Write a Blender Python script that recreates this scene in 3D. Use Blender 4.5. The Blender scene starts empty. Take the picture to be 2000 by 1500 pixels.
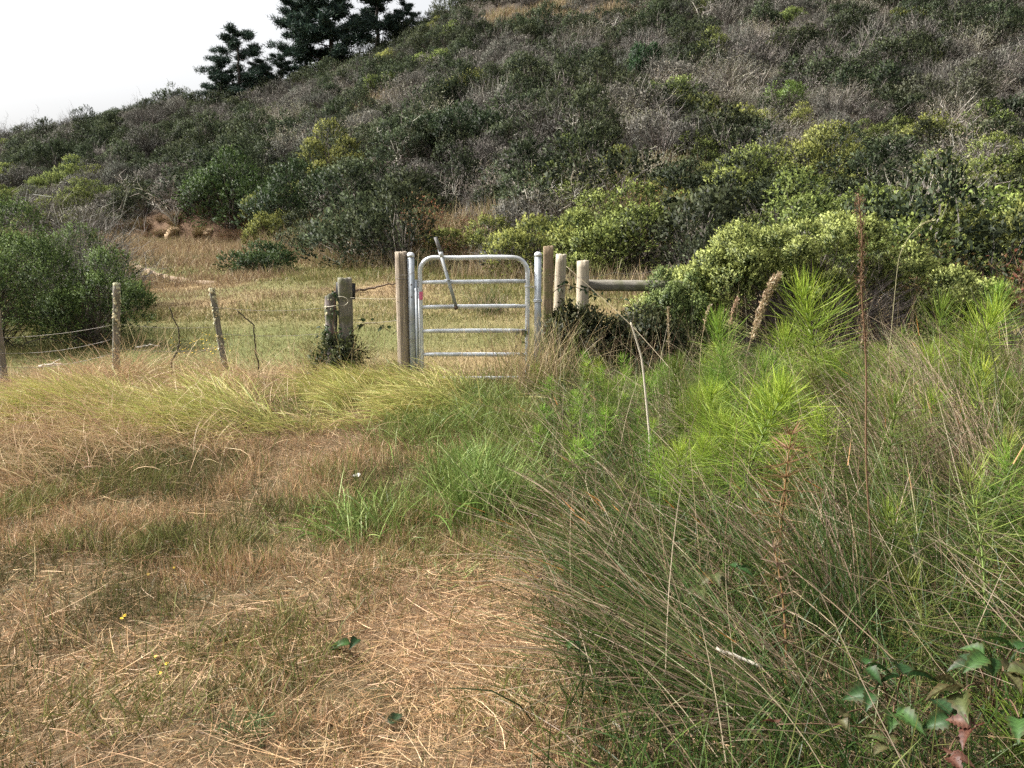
import bpy, math, random
import numpy as np
from mathutils import Vector

# ------------------------------------------------------------------ camera, sky, sun, exposure
sc = bpy.context.scene
CAM_H, PITCH, FPX = 1.6, math.radians(10.8), 1540.0
cam = bpy.data.objects.new('camera', bpy.data.cameras.new('camera'))
sc.collection.objects.link(cam)
cam.location = (0, 0, CAM_H)
cam.rotation_euler = (math.radians(90) - PITCH, 0, 0)
cam.data.sensor_width = 36
cam.data.lens = 36 * FPX / 2000
cam.data.clip_start = 0.05
cam.data.clip_end = 4000
sc.camera = cam

SUN_DIR = Vector((-0.66, 0.10, 0.74)).normalized()          # towards the sun
sun_el = math.asin(SUN_DIR.z)
sun_az = math.atan2(SUN_DIR.x, SUN_DIR.y)
w = bpy.data.worlds.new('World'); sc.world = w; w.use_nodes = True
nt = w.node_tree; nt.nodes.clear()
sky = nt.nodes.new('ShaderNodeTexSky'); sky.sky_type = 'NISHITA'; sky.sun_disc = False
sky.sun_elevation = sun_el; sky.sun_rotation = sun_az
sky.air_density = 1.0; sky.dust_density = 6.0; sky.ozone_density = 1.0
hs = nt.nodes.new('ShaderNodeHueSaturation'); hs.inputs['Saturation'].default_value = 0.12
bg = nt.nodes.new('ShaderNodeBackground'); bg.inputs['Strength'].default_value = 0.145
wo = nt.nodes.new('ShaderNodeOutputWorld')
nt.links.new(sky.outputs[0], hs.inputs['Color']); nt.links.new(hs.outputs[0], bg.inputs['Color'])
nt.links.new(bg.outputs[0], wo.inputs[0])
sl = bpy.data.lights.new('sun', 'SUN'); sl.energy = 5.0; sl.angle = math.radians(2); sl.color = (1.0, 0.95, 0.87)
so = bpy.data.objects.new('sun', sl); sc.collection.objects.link(so)
so.rotation_euler = SUN_DIR.to_track_quat('Z', 'Y').to_euler()
so.location = (-30, 5, 40)
vs = sc.view_settings
vs.view_transform = 'Standard'; vs.look = 'None'; vs.gamma = 1; vs.use_curve_mapping = False
vs.exposure = 0.84
cy = sc.cycles
cy.max_bounces = 5; cy.diffuse_bounces = 3; cy.glossy_bounces = 2; cy.transmission_bounces = 3
cy.transparent_max_bounces = 4; cy.caustics_reflective = False; cy.caustics_refractive = False
cy.use_adaptive_sampling = True; cy.adaptive_threshold = 0.02
cy.use_denoising = False; cy.denoiser = 'OPENIMAGEDENOISE'; cy.denoising_input_passes = 'RGB_ALBEDO_NORMAL'; cy.denoising_prefilter = 'ACCURATE'

# ------------------------------------------------------------------ numeric helpers
rng = np.random.default_rng(11)
def U(a, b, n=None): return rng.uniform(a, b, n)
def hash2(ix, iy, seed):
    h = (ix.astype(np.int64) * 374761393 + iy.astype(np.int64) * 668265263 + seed * 1442695041) & 0x7fffffff
    h = ((h ^ (h >> 13)) * 1274126177) & 0x7fffffff
    return ((h ^ (h >> 16)) & 0xffff) / 65535.0
def vnoise(x, y, seed=0):
    x = np.asarray(x, float); y = np.asarray(y, float)
    ix, iy = np.floor(x), np.floor(y); fx, fy = x - ix, y - iy
    fx = fx * fx * (3 - 2 * fx); fy = fy * fy * (3 - 2 * fy)
    a, b = hash2(ix, iy, seed), hash2(ix + 1, iy, seed)
    c, d = hash2(ix, iy + 1, seed), hash2(ix + 1, iy + 1, seed)
    return (a * (1 - fx) + b * fx) * (1 - fy) + (c * (1 - fx) + d * fx) * fy
def fbm(x, y, seed=0, o=3):
    t, a, s = 0, 0.5, 0
    for k in range(o):
        t = t + a * vnoise(np.asarray(x) * 2 ** k, np.asarray(y) * 2 ** k, seed + 17 * k); s += a; a *= 0.55
    return t / s
def sstep(a, b, x):
    t = np.clip((np.asarray(x, float) - a) / (b - a), 0, 1); return t * t * (3 - 2 * t)
def lerp(a, b, t): return a + (b - a) * t
def blob(x, y, cx, cy_, rx, ry): return np.exp(-((x - cx) / rx) ** 2 - ((y - cy_) / ry) ** 2)

# ------------------------------------------------------------------ the shape of the land
FX = np.array([-200, -40, -30, -20, -16, -12, -9, -6, -3, 0, 2.5, 4, 8, 15, 40, 200.])
FY = np.array([70, 50, 46, 41, 38, 36, 30, 25, 22.5, 20, 17, 14.5, 12.8, 12, 12, 12.])
CX = np.array([-400, -120, -65.4, -59.2, -47.1, -41.1, -35.1, -29.2, -20.9, -15.1, -8, 0, 22.5, 60, 120, 400.])
CZ = np.array([-2, 2, 8.6, 10.2, 13.0, 14.6, 15.6, 16.6, 19.0, 20.8, 24.6, 28.2, 36.4, 43, 45, 45.])
CREST = 95.0
def foot(x): return np.interp(x, FX, FY)
def crest_z(x): return np.interp(x, CX, CZ)
def H(x, y):
    x = np.asarray(x, float); y = np.asarray(y, float)
    m = 0.04 * np.clip(y - 9, 0, 40)
    f = foot(x)
    t = np.clip((y - f) / (CREST - f), 0, 1)
    prof = t ** np.interp(x, [-14, 0, 9, 40], [1.0, 1.22, 1.5, 1.5])
    zf = 0.04 * np.clip(f - 9, 0, 40)
    hill = (crest_z(x) - zf) * prof
    back = np.clip(y - CREST, 0, 600)
    hill = hill - hill * sstep(0, 160, back) * 0.9
    # low earth bank where the trail leaves the meadow
    bank = .75 * sstep(0.0, 0.9, y - f - 0.3) * sstep(-21, -18.5, x) * (1 - sstep(-12.6, -10.6, x)) * (1 - sstep(4, 14, y - f)) * (.55 + .9 * fbm(x * .8, y * .8, 19))
    z = np.where(y > f, zf + hill, m) + bank
    n = (fbm(x * 0.6, y * 0.6, 3) - .5) * 0.10 + (fbm(x * 2.6, y * 2.6, 5, 2) - .5) * 0.07
    n = n * (1 - 0.6 * blob(x, y, 0, 8.4, 1.4, .8))
    big = (fbm(x * 0.09, y * 0.09, 8) - .5) * 2.4 * sstep(2, 18, y - f)
    # rise of the weedy verge beside the trodden ground
    verge = 0.16 * sstep(0.5, 2.2, x - 0.12 * y) * (1 - sstep(8, 11, y)) * sstep(-3, 1, y)
    # trail cutting below the meadow edge by the big bushes
    lowl = -0.25 * blob(x, y, -9.5, 18, 2.6, 5)
    return z + n + big + verge + lowl
def ray(px, py):
    cx = (px - 1000) / FPX; c_y = (750 - py) / FPX
    return np.array([cx, math.cos(PITCH) + c_y * math.sin(PITCH), -math.sin(PITCH) + c_y * math.cos(PITCH)])
def at(px, py, Y):
    d = ray(px, py); s = Y / d[1]
    return np.array([d[0] * s, Y, CAM_H + d[2] * s])
def gx(px, Y, py=700):
    return float(at(px, py, Y)[0])
def on_ground(px, py, dz=0.0):
    d = ray(px, py); o = np.array([0, 0, CAM_H]); S = np.geomspace(1.2, 300, 500)
    for _ in range(2):
        P = o + d * S[:, None]; hit = np.nonzero(P[:, 2] - dz <= H(P[:, 0], P[:, 1]))[0]
        k = int(hit[0]) if len(hit) else len(S) - 1
        S = np.linspace(S[max(k - 1, 0)], S[k], 40)
    return o + d * S[np.nonzero((o + d * S[:, None])[:, 2] - dz <= H((o + d * S[:, None])[:, 0], (o + d * S[:, None])[:, 1]))[0][0] if len(hit) else -1]
def to_px(P):
    P = np.asarray(P, float)
    v = P - np.array([0, 0, CAM_H])
    dep = v[..., 1] * math.cos(PITCH) - v[..., 2] * math.sin(PITCH)
    up = v[..., 1] * math.sin(PITCH) + v[..., 2] * math.cos(PITCH)
    return 1000 + FPX * v[..., 0] / dep, 750 - FPX * up / dep, dep

# ------------------------------------------------------------------ materials
def new_mat(name):
    m = bpy.data.materials.new(name); m.use_nodes = True
    t = m.node_tree; t.nodes.clear()
    o = t.nodes.new('ShaderNodeOutputMaterial')
    return m, t, o
def leaf_mat(name, trans=0.3, gloss=0.04, rough=0.5, var=0.0, sat=1.0):
    m, t, o = new_mat(name); N = t.nodes.new; L = t.links.new
    a = N('ShaderNodeAttribute'); a.attribute_name = 'Col'
    col = a.outputs['Color']
    if var > 0:
        oi = N('ShaderNodeObjectInfo')
        mr = N('ShaderNodeMapRange'); mr.inputs[3].default_value = 1 - var; mr.inputs[4].default_value = 1 + var
        L(oi.outputs['Random'], mr.inputs[0])
        wn = N('ShaderNodeTexWhiteNoise'); wn.noise_dimensions = '1D'; L(oi.outputs['Random'], wn.inputs['W'])
        mr2 = N('ShaderNodeMapRange'); mr2.inputs[3].default_value = 0.5 - var * .07; mr2.inputs[4].default_value = 0.5 + var * .07
        L(wn.outputs['Value'], mr2.inputs[0])
        h = N('ShaderNodeHueSaturation'); h.inputs['Saturation'].default_value = sat
        L(col, h.inputs['Color']); L(mr.outputs[0], h.inputs['Value']); L(mr2.outputs[0], h.inputs['Hue']); col = h.outputs[0]
    d = N('ShaderNodeBsdfDiffuse'); tr = N('ShaderNodeBsdfTranslucent'); g = N('ShaderNodeBsdfGlossy')
    g.inputs['Roughness'].default_value = rough
    L(col, d.inputs['Color']); L(col, tr.inputs['Color'])
    m1 = N('ShaderNodeMixShader'); m1.inputs[0].default_value = trans
    L(d.outputs[0], m1.inputs[1]); L(tr.outputs[0], m1.inputs[2])
    m2 = N('ShaderNodeMixShader'); m2.inputs[0].default_value = gloss
    L(m1.outputs[0], m2.inputs[1]); L(g.outputs[0], m2.inputs[2]); L(m2.outputs[0], o.inputs[0])
    return m
M = {}
M['grass'] = leaf_mat('grass', 0.24, 0.02, 0.45)
M['leaf'] = leaf_mat('leaf', 0.3, 0.02, 0.5, 0.0)
M['leafvar'] = leaf_mat('leafvar', 0.3, 0.012, 0.5, 0.32)
M['twig'] = leaf_mat('twig', 0.0, 0.02, 0.6, 0.0)
M['needle'] = leaf_mat('needle', 0.12, 0.03, 0.5, 0.0)
M['horsetail'] = leaf_mat('horsetail', 0.28, 0.015, 0.45, 0.34)

def noise_mat(name, c1, c2, scale=(1, 1, 1), nscale=8, rough=0.8, bump=0.3, metallic=0.0, c3=None, detail=6):
    m, t, o = new_mat(name); N = t.nodes.new; L = t.links.new
    tc = N('ShaderNodeTexCoord'); mp = N('ShaderNodeMapping'); mp.inputs['Scale'].default_value = scale
    L(tc.outputs['Object'], mp.inputs[0])
    n = N('ShaderNodeTexNoise'); n.inputs['Scale'].default_value = nscale; n.inputs['Detail'].default_value = detail; n.inputs['Roughness'].default_value = .65
    L(mp.outputs[0], n.inputs['Vector'])
    cr = N('ShaderNodeValToRGB'); e = cr.color_ramp.elements
    e[0].position = .32; e[0].color = (*c1, 1); e[1].position = .68; e[1].color = (*c2, 1)
    L(n.outputs['Fac'], cr.inputs[0]); col = cr.outputs[0]
    if c3 is not None:
        n2 = N('ShaderNodeTexNoise'); n2.inputs['Scale'].default_value = 5; n2.inputs['Detail'].default_value = 5
        L(tc.outputs['Object'], n2.inputs['Vector'])
        r2 = N('ShaderNodeValToRGB'); r2.color_ramp.elements[0].position = .5; r2.color_ramp.elements[1].position = .62
        L(n2.outputs['Fac'], r2.inputs[0])
        mx = N('ShaderNodeMixRGB'); L(r2.outputs[0], mx.inputs[0]); L(col, mx.inputs[1]); mx.inputs[2].default_value = (*c3, 1); col = mx.outputs[0]
    p = N('ShaderNodeBsdfPrincipled'); p.inputs['Roughness'].default_value = rough; p.inputs['Metallic'].default_value = metallic
    L(col, p.inputs['Base Color'])
    b = N('ShaderNodeBump'); b.inputs['Strength'].default_value = bump; b.inputs['Distance'].default_value = 0.01
    L(n.outputs['Fac'], b.inputs['Height']); L(b.outputs[0], p.inputs['Normal'])
    L(p.outputs[0], o.inputs[0])
    return m
M['wood_pale'] = noise_mat('wood_pale', (.13, .10, .07), (.47, .39, .30), (14, 14, 0.45), 5, .85, .9)
M['wood_grey'] = noise_mat('wood_grey', (.10, .09, .075), (.27, .25, .205), (16, 16, 0.8), 5, .9, .6, c3=(.12, .12, .07))
M['wood_brown'] = noise_mat('wood_brown', (.14, .10, .06), (.30, .225, .14), (16, 16, .8), 5, .9, .6, c3=(.16, .15, .06))
M['wood_cut'] = noise_mat('wood_cut', (.26, .22, .155), (.50, .44, .335), (14, 14, .7), 5, .85, .35)
M['wood_rot'] = noise_mat('wood_rot', (.06, .055, .05), (.30, .25, .24), (9, 9, 1.2), 4, .95, .8, c3=(.06, .08, .035))
M['galv'] = noise_mat('galv', (.50, .53, .56), (.72, .74, .76), (1, 1, 1), 26, .45, .05, .35, c3=(.42, .43, .43))
M['galv_dull'] = noise_mat('galv_dull', (.28, .31, .34), (.46, .50, .54), (1, 1, .6), 22, .5, .05, .3, c3=(.30, .31, .31))
M['rubber'] = noise_mat('rubber', (.10, .10, .10), (.19, .185, .18), (1, 1, 1), 30, .7, .1)
M['rust'] = noise_mat('rust', (.05, .03, .02), (.14, .08, .05), (1, 1, 1), 40, .8, .2)
M['wire'] = noise_mat('wire', (.16, .14, .12), (.30, .28, .25), (1, 1, 1), 40, .6, .0, .4)
M['wire_new'] = noise_mat('wire_new', (.42, .38, .30), (.60, .55, .42), (1, 1, 1), 40, .5, .0, .3)
M['black'] = noise_mat('black', (.008, .009, .011), (.018, .019, .022), (1, 1, 1), 20, .6, .05)
M['pink'] = noise_mat('pink', (.62, .10, .22), (.80, .20, .34), (1, 1, 1), 20, .5, .05)
M['lichen'] = noise_mat('lichen', (.30, .31, .19), (.58, .56, .40), (1, 1, 1), 60, .95, .8, c3=(.50, .40, .22))
M['sandstone'] = noise_mat('sandstone', (.20, .13, .075), (.50, .36, .22), (1, 1, .6), 5, .95, 1.0)
M['flower_yellow'] = noise_mat('flower_yellow', (.75, .50, .03), (.85, .62, .05), (1, 1, 1), 20, .7, .0)
M['flower_white'] = noise_mat('flower_white', (.75, .73, .66), (.85, .83, .78), (1, 1, 1), 20, .8, .0)
M['driftwood'] = noise_mat('driftwood', (.40, .36, .29), (.66, .61, .52), (3, 3, 3), 6, .9, .4)

def ground_mat():
    m, t, o = new_mat('soil'); N = t.nodes.new; L = t.links.new
    a = N('ShaderNodeAttribute'); a.attribute_name = 'Col'
    tc = N('ShaderNodeTexCoord')
    n = N('ShaderNodeTexNoise'); n.inputs['Scale'].default_value = 14; n.inputs['Detail'].default_value = 8; n.inputs['Roughness'].default_value = .7
    L(tc.outputs['Object'], n.inputs['Vector'])
    mr = N('ShaderNodeMapRange'); mr.inputs[1].default_value = .3; mr.inputs[2].default_value = .7; mr.inputs[3].default_value = .6; mr.inputs[4].default_value = 1.35
    L(n.outputs['Fac'], mr.inputs[0])
    h = N('ShaderNodeHueSaturation'); L(a.outputs['Color'], h.inputs['Color']); L(mr.outputs[0], h.inputs['Value'])
    p = N('ShaderNodeBsdfPrincipled'); p.inputs['Roughness'].default_value = .95; p.inputs['Specular IOR Level'].default_value = .15
    L(h.outputs[0], p.inputs['Base Color'])
    b = N('ShaderNodeBump'); b.inputs['Strength'].default_value = .8; b.inputs['Distance'].default_value = .02
    L(n.outputs['Fac'], b.inputs['Height']); L(b.outputs[0], p.inputs['Normal']); L(p.outputs[0], o.inputs[0])
    return m
M['soil'] = ground_mat()

# ------------------------------------------------------------------ mesh and object helpers
def mesh_np(name, V, F, C=None, mats=(), mi=None, smooth=False, NV=None):
    """V (n,3); F list of int arrays (k,3) and (k,4); C (n,3) colour per vertex"""
    me = bpy.data.meshes.new(name)
    V = np.asarray(V, np.float32); me.vertices.add(len(V)); me.vertices.foreach_set('co', V.ravel())
    F = [np.asarray(f, np.int32) for f in F if len(f)]
    loops = np.concatenate([f.ravel() for f in F])
    tot = np.concatenate([np.full(len(f), f.shape[1], np.int32) for f in F])
    start = np.concatenate([[0], np.cumsum(tot)[:-1]]).astype(np.int32)
    me.loops.add(len(loops)); me.loops.foreach_set('vertex_index', loops)
    me.polygons.add(len(tot)); me.polygons.foreach_set('loop_start', start)
    for m in mats: me.materials.append(m)
    if mi is not None: me.polygons.foreach_set('material_index', np.asarray(mi, np.int32))
    if smooth: me.polygons.foreach_set('use_smooth', np.ones(len(tot), bool))
    me.update(calc_edges=True)
    if NV is not None:
        me.polygons.foreach_set('use_smooth', np.ones(len(tot), bool)); me.normals_split_custom_set_from_vertices(np.asarray(NV, np.float32))
    if C is not None:
        at_ = me.color_attributes.new('Col', 'FLOAT_COLOR', 'POINT')
        C4 = np.ones((len(V), 4), np.float32); C4[:, :3] = np.clip(C, 0, 1); at_.data.foreach_set('color', C4.ravel())
    return me
class Geo:
    """collects vertices, faces and colours of one mesh"""
    def __init__(s): s.V = []; s.F3 = []; s.F4 = []; s.C = []; s.n = 0; s.N = []; s.soft = False
    def add(s, V, F3=None, F4=None, C=None, NV=None):
        V = np.asarray(V, float).reshape(-1, 3)
        if F3 is not None and len(F3): s.F3.append(np.asarray(F3) + s.n)
        if F4 is not None and len(F4): s.F4.append(np.asarray(F4) + s.n)
        if C is None: C = np.full((len(V), 3), .5)
        C = np.asarray(C, float)
        if C.ndim == 1: C = np.tile(C, (len(V), 1))
        s.V.append(V); s.C.append(C); s.n += len(V)
        s.N.append(np.zeros((len(V), 3)) if NV is None else NV); s.soft = s.soft or NV is not None
    def mesh(s, name, mat, smooth=False):
        F = []
        if s.F3: F.append(np.concatenate(s.F3))
        if s.F4: F.append(np.concatenate(s.F4))
        return mesh_np(name, np.concatenate(s.V), F, np.concatenate(s.C), [mat], None, smooth, np.concatenate(s.N) if s.soft else None)
    def obj(s, name, mat, parent=None, smooth=False):
        return link(name, s.mesh(name, mat, smooth), parent)
def link(name, data, parent=None):
    o = bpy.data.objects.new(name, data); sc.collection.objects.link(o)
    if parent is not None: o.parent = parent
    return o
def tag(o, label, cat, group=None, kind=None):
    o['label'] = label; o['category'] = cat
    if group: o['group'] = group
    if kind: o['kind'] = kind
    return o
def thing(name, label, cat, loc=(0, 0, 0), rz=0, group=None):
    o = bpy.data.objects.new(name, None); sc.collection.objects.link(o)
    o.empty_display_size = .1
    o.location = loc; o.rotation_euler = (0, 0, rz)
    return tag(o, label, cat, group)
def norm(v): return v / np.maximum(np.linalg.norm(v, axis=-1, keepdims=True), 1e-9)

def strips(g, P, W, C0, C1, side=None, tip=True):
    """ribbons along polylines P (N,K,3); W (N,) or (N,K); colours from C0 at the root to C1 at the tip"""
    P = np.asarray(P, float); N, K, _ = P.shape
    if N == 0: return
    T = norm(np.diff(P, axis=1)); T = np.concatenate([T, T[:, -1:]], 1)
    if side is None: side = norm(rng.normal(size=(N, 3)))
    S = norm(np.cross(T, side[:, None, :]))
    t = np.linspace(0, 1, K)
    W = np.asarray(W, float)
    if W.ndim == 1: W = W[:, None] * (1 - .75 * t[None] ** 2)
    A = P - S * W[..., None] / 2; B = P + S * W[..., None] / 2
    Cc = C0[:, None, :] + (C1 - C0)[:, None, :] * t[None, :, None]
    base = np.arange(N)[:, None]
    if tip:
        k = K - 1; nv = 2 * k + 1
        V = np.empty((N, nv, 3)); V[:, 0:2 * k:2] = A[:, :k]; V[:, 1:2 * k:2] = B[:, :k]; V[:, -1] = P[:, -1]
        Cv = np.empty((N, nv, 3)); Cv[:, 0:2 * k:2] = Cc[:, :k]; Cv[:, 1:2 * k:2] = Cc[:, :k]; Cv[:, -1] = Cc[:, -1]
        q = [np.stack([base * nv + 2 * j, base * nv + 2 * j + 1, base * nv + 2 * j + 3, base * nv + 2 * j + 2], -1).reshape(-1, 4) for j in range(k - 1)]
        t3 = np.stack([base * nv + 2 * k - 2, base * nv + 2 * k - 1, base * nv + 2 * k], -1).reshape(-1, 3)
        g.add(V, t3, np.concatenate(q) if q else None, Cv.reshape(-1, 3))
    else:
        nv = 2 * K
        V = np.empty((N, nv, 3)); V[:, 0::2] = A; V[:, 1::2] = B
        Cv = np.repeat(Cc, 2, axis=1)
        q = [np.stack([base * nv + 2 * j, base * nv + 2 * j + 1, base * nv + 2 * j + 3, base * nv + 2 * j + 2], -1).reshape(-1, 4) for j in range(K - 1)]
        g.add(V, None, np.concatenate(q), Cv.reshape(-1, 3))
def blades(g, root, az, tilt, length, width, droop, nseg, C0, C1, curl=0.0):
    """grass blades: tilt from the vertical at the root, droop added towards the tip"""
    N = len(root)
    if N == 0: return
    P = np.empty((N, nseg + 1, 3)); P[:, 0] = root
    for k in range(nseg):
        f = (k + .5) / nseg
        a = np.minimum(tilt + droop * f, 1.62); z = az + curl * f
        d = np.stack([np.sin(a) * np.cos(z), np.sin(a) * np.sin(z), np.cos(a)], -1)
        P[:, k + 1] = P[:, k] + d * (np.asarray(length) / nseg)[:, None]
    strips(g, P, width, C0, C1)
def pal(cols, n, jit=.18, p=None):
    cols = np.asarray(cols, float); i = rng.choice(len(cols), n, p=p)
    return np.clip(cols[i] * U(1 - jit, 1 + jit, (n, 1)) * U(.94, 1.06, (n, 3)), 0, 1)
def tube(g, pts, rad, n=8, col=(.5, .5, .5), cap=True):
    pts = np.asarray(pts, float); K = len(pts); rad = np.broadcast_to(np.asarray(rad, float), (K,))
    T = np.gradient(pts, axis=0); T = norm(T)
    ref = np.array([0, 0, 1.]) if abs(T[0][2]) < .9 else np.array([1., 0, 0])
    rings = []
    u = norm(np.cross(T[0], ref))
    for k in range(K):
        u = norm(u - T[k] * np.dot(u, T[k])); v = np.cross(T[k], u)
        a = np.arange(n) * 2 * math.pi / n
        rings.append(pts[k] + rad[k] * (np.cos(a)[:, None] * u + np.sin(a)[:, None] * v))
    V = np.concatenate(rings)
    i = np.arange(n); j = (i + 1) % n
    F4 = np.concatenate([np.stack([k * n + i, k * n + j, (k + 1) * n + j, (k + 1) * n + i], -1) for k in range(K - 1)])
    F3 = None
    if cap:
        V = np.concatenate([V, pts[:1], pts[-1:]])
        F3 = np.concatenate([np.stack([np.full(n, K * n), j, i], -1), np.stack([np.full(n, K * n + 1), (K - 1) * n + i, (K - 1) * n + j], -1)])
    g.add(V, F3, F4, np.asarray(col, float))
def bez(p0, p1, p2, k):
    t = np.linspace(0, 1, k)[:, None]
    return (1 - t) ** 2 * np.asarray(p0) + 2 * t * (1 - t) * np.asarray(p1) + t ** 2 * np.asarray(p2)
def box(g, c, s, col=(.5, .5, .5), rot=None):
    c = np.asarray(c, float); s = np.asarray(s, float) / 2
    V = np.array([[x, y, z] for z in (-1, 1) for y in (-1, 1) for x in (-1, 1)]) * s
    if rot is not None: V = V @ np.asarray(rot).T
    g.add(V + c, None, [[0, 2, 3, 1], [4, 5, 7, 6], [0, 1, 5, 4], [2, 6, 7, 3], [0, 4, 6, 2], [1, 3, 7, 5]], col)
def leaves_geo(g, P, D, L, Wd, C, fold=.25, out=None, soft=.72):
    """folded diamond leaves at P pointing along D"""
    N = len(P); S = norm(np.cross(D, norm(rng.normal(size=(N, 3))))); Nn = np.cross(D, S)
    L = np.asarray(L)[:, None]; Wd = np.asarray(Wd)[:, None]
    mid = P + D * L * .5
    NV = None
    if out is not None:                                         # leaves turn their faces outwards
        fl = np.where((Nn * out).sum(-1) < 0, -1., 1.)[:, None]; Nn = Nn * fl; S = S * fl
        NV = np.repeat(norm(out * soft + Nn * (1 - soft)), 4, axis=0)
    V = np.stack([P, mid + S * Wd / 2 + Nn * Wd * fold, P + D * L, mid - S * Wd / 2 + Nn * Wd * fold], 1)
    b = np.arange(N)[:, None] * 4
    g.add(V.reshape(-1, 3), np.concatenate([b + [0, 2, 1], b + [0, 3, 2]]), None, np.repeat(C, 4, axis=0), NV)

# ------------------------------------------------------------------ ground
xs = np.unique(np.concatenate([np.arange(-13, 13, .16), np.arange(-24, -9, .35), np.arange(-80, 80, 1.3), np.linspace(-700, -80, 22), np.linspace(80, 700, 22)]))
ys = np.unique(np.concatenate([np.arange(-3, 13, .16), np.arange(13, 48, .3), np.arange(48, 130, 1.2), np.linspace(130, 900, 26), np.linspace(-600, -3, 20)]))
gxx, gyy = np.meshgrid(xs, ys)
gzz = H(gxx, gyy)
nx_, ny_ = len(xs), len(ys)
idx = np.arange(nx_ * ny_).reshape(ny_, nx_)
quads = np.stack([idx[:-1, :-1], idx[:-1, 1:], idx[1:, 1:], idx[1:, :-1]], -1).reshape(-1, 4)
# soil and litter colour: dry thatch by the camera, olive in the meadow, dark litter under the scrub
def zones(x, y):
    z = {}
    z['green'] = np.clip(.8 * blob(x, y, -.15, 6.3, .75, 1.9) * (.5 + fbm(x * 1.5, y * 1.5, 39)) + .75 * blob(x, y, -.1, 4.8, .45, .8) + .5 * blob(x, y, -.9, 4.2, .35, .3) + .5 * blob(x, y, -1.2, 7.6, 1.2, .8), 0, 1)
    z['yellow'] = np.clip((blob(x, y, -2.5, 7.3, 1.5, .55) + .8 * blob(x, y, -1.5, 7.7, .55, .5) + .5 * blob(x, y, -3.4, 6.6, .9, .5)) * sstep(.34, .58, fbm(x * 1.3 + 3, y * 1.3, 35)) * 1.25, 0, 1)
    z['longdry'] = np.clip(blob(x, y, -4.6, 7.2, 1.7, 1.5) + .8 * blob(x, y, -3.3, 5.9, .9, .8) + .5 * blob(x, y, -2.6, 8.3, 2.0, .5), 0, 1)
    z['mix'] = np.clip(.45 * sstep(.42, .6, fbm(x * .8 + 2, y * .8, 37)) * (y < 6.5) + blob(x, y, -1.3, 4.9, 1.5, 1.0) + .8 * blob(x, y, -2.3, 4.1, 1.0, .7) + .6 * blob(x, y, -1.6, 3.4, .5, .4) + .5 * blob(x, y, -.75, 2.5, .25, .3), 0, 1)
    z['verge'] = sstep(-.12, .25, x - (.12 + .035 * np.maximum(y - 2, 0)) + .25 * (fbm(x * 1.3, y * 1.3, 31) - .5)) * (1 - sstep(8.4, 9.2, y)) * sstep(-2, 0, y)
    z['straw'] = np.clip(1 - z['green'] * .8 - z['yellow'] - z['mix'] * .75 - z['longdry'] * .5 - z['verge'], 0, 1)
    return z
def track(x, y): return np.clip(blob(x, y, -1.0, 2.9, .35, .35) + blob(x, y, -1.5, 2.6, .35, .3) + .9 * blob(x, y, -.9, 3.5, .3, .35) + .9 * blob(x, y, -.2, 2.7, .45, .6) + .7 * blob(x, y, .05, 3.5, .3, .5) + .6 * blob(x, y, -.6, 2.2, .5, .3), 0, 1)
zn = zones(gxx, gyy)
base = np.zeros(gxx.shape + (3,)) + np.array([.175, .118, .072])
patch = fbm(gxx * 1.1, gyy * 1.1, 41)[..., None]
base = base * (.55 + .9 * patch)
base = lerp(base, np.array([.075, .07, .03]), (np.clip(zn['green'] + zn['mix'] * .8 + zn['yellow'] * .6, 0, 1) * .8)[..., None])
base = lerp(base, np.array([.045, .035, .02]), zn['verge'][..., None] * .9)
mead = (sstep(8.6, 9.6, gyy) * (gyy < foot(gxx) + .5))[..., None]
mc = lerp(np.array([.12, .125, .045]), np.array([.24, .17, .09]), np.clip((fbm(gxx * .35, gyy * .35, 51) - .35) * 2.2, 0, 1)[..., None])
base = lerp(base, mc, mead)
hillm = sstep(-.5, 1.5, gyy - foot(gxx))[..., None]
base = lerp(base, np.array([.055, .045, .034]), hillm)
bk = (sstep(-.2, .3, gyy - foot(gxx)) * (1 - sstep(1.6, 2.6, gyy - foot(gxx))) * sstep(-21, -18, gxx) * (1 - sstep(-12, -10, gxx)))[..., None]
base = lerp(base, np.array([.115, .072, .045]), bk)
gme = mesh_np('ground', np.stack([gxx, gyy, gzz], -1).reshape(-1, 3), [quads], base.reshape(-1, 3), [M['soil']], smooth=True)
ground = link('ground', gme)
tag(ground, 'uneven dry soil and thatch running from the trodden verge up the hill', 'ground', kind='structure')

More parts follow.
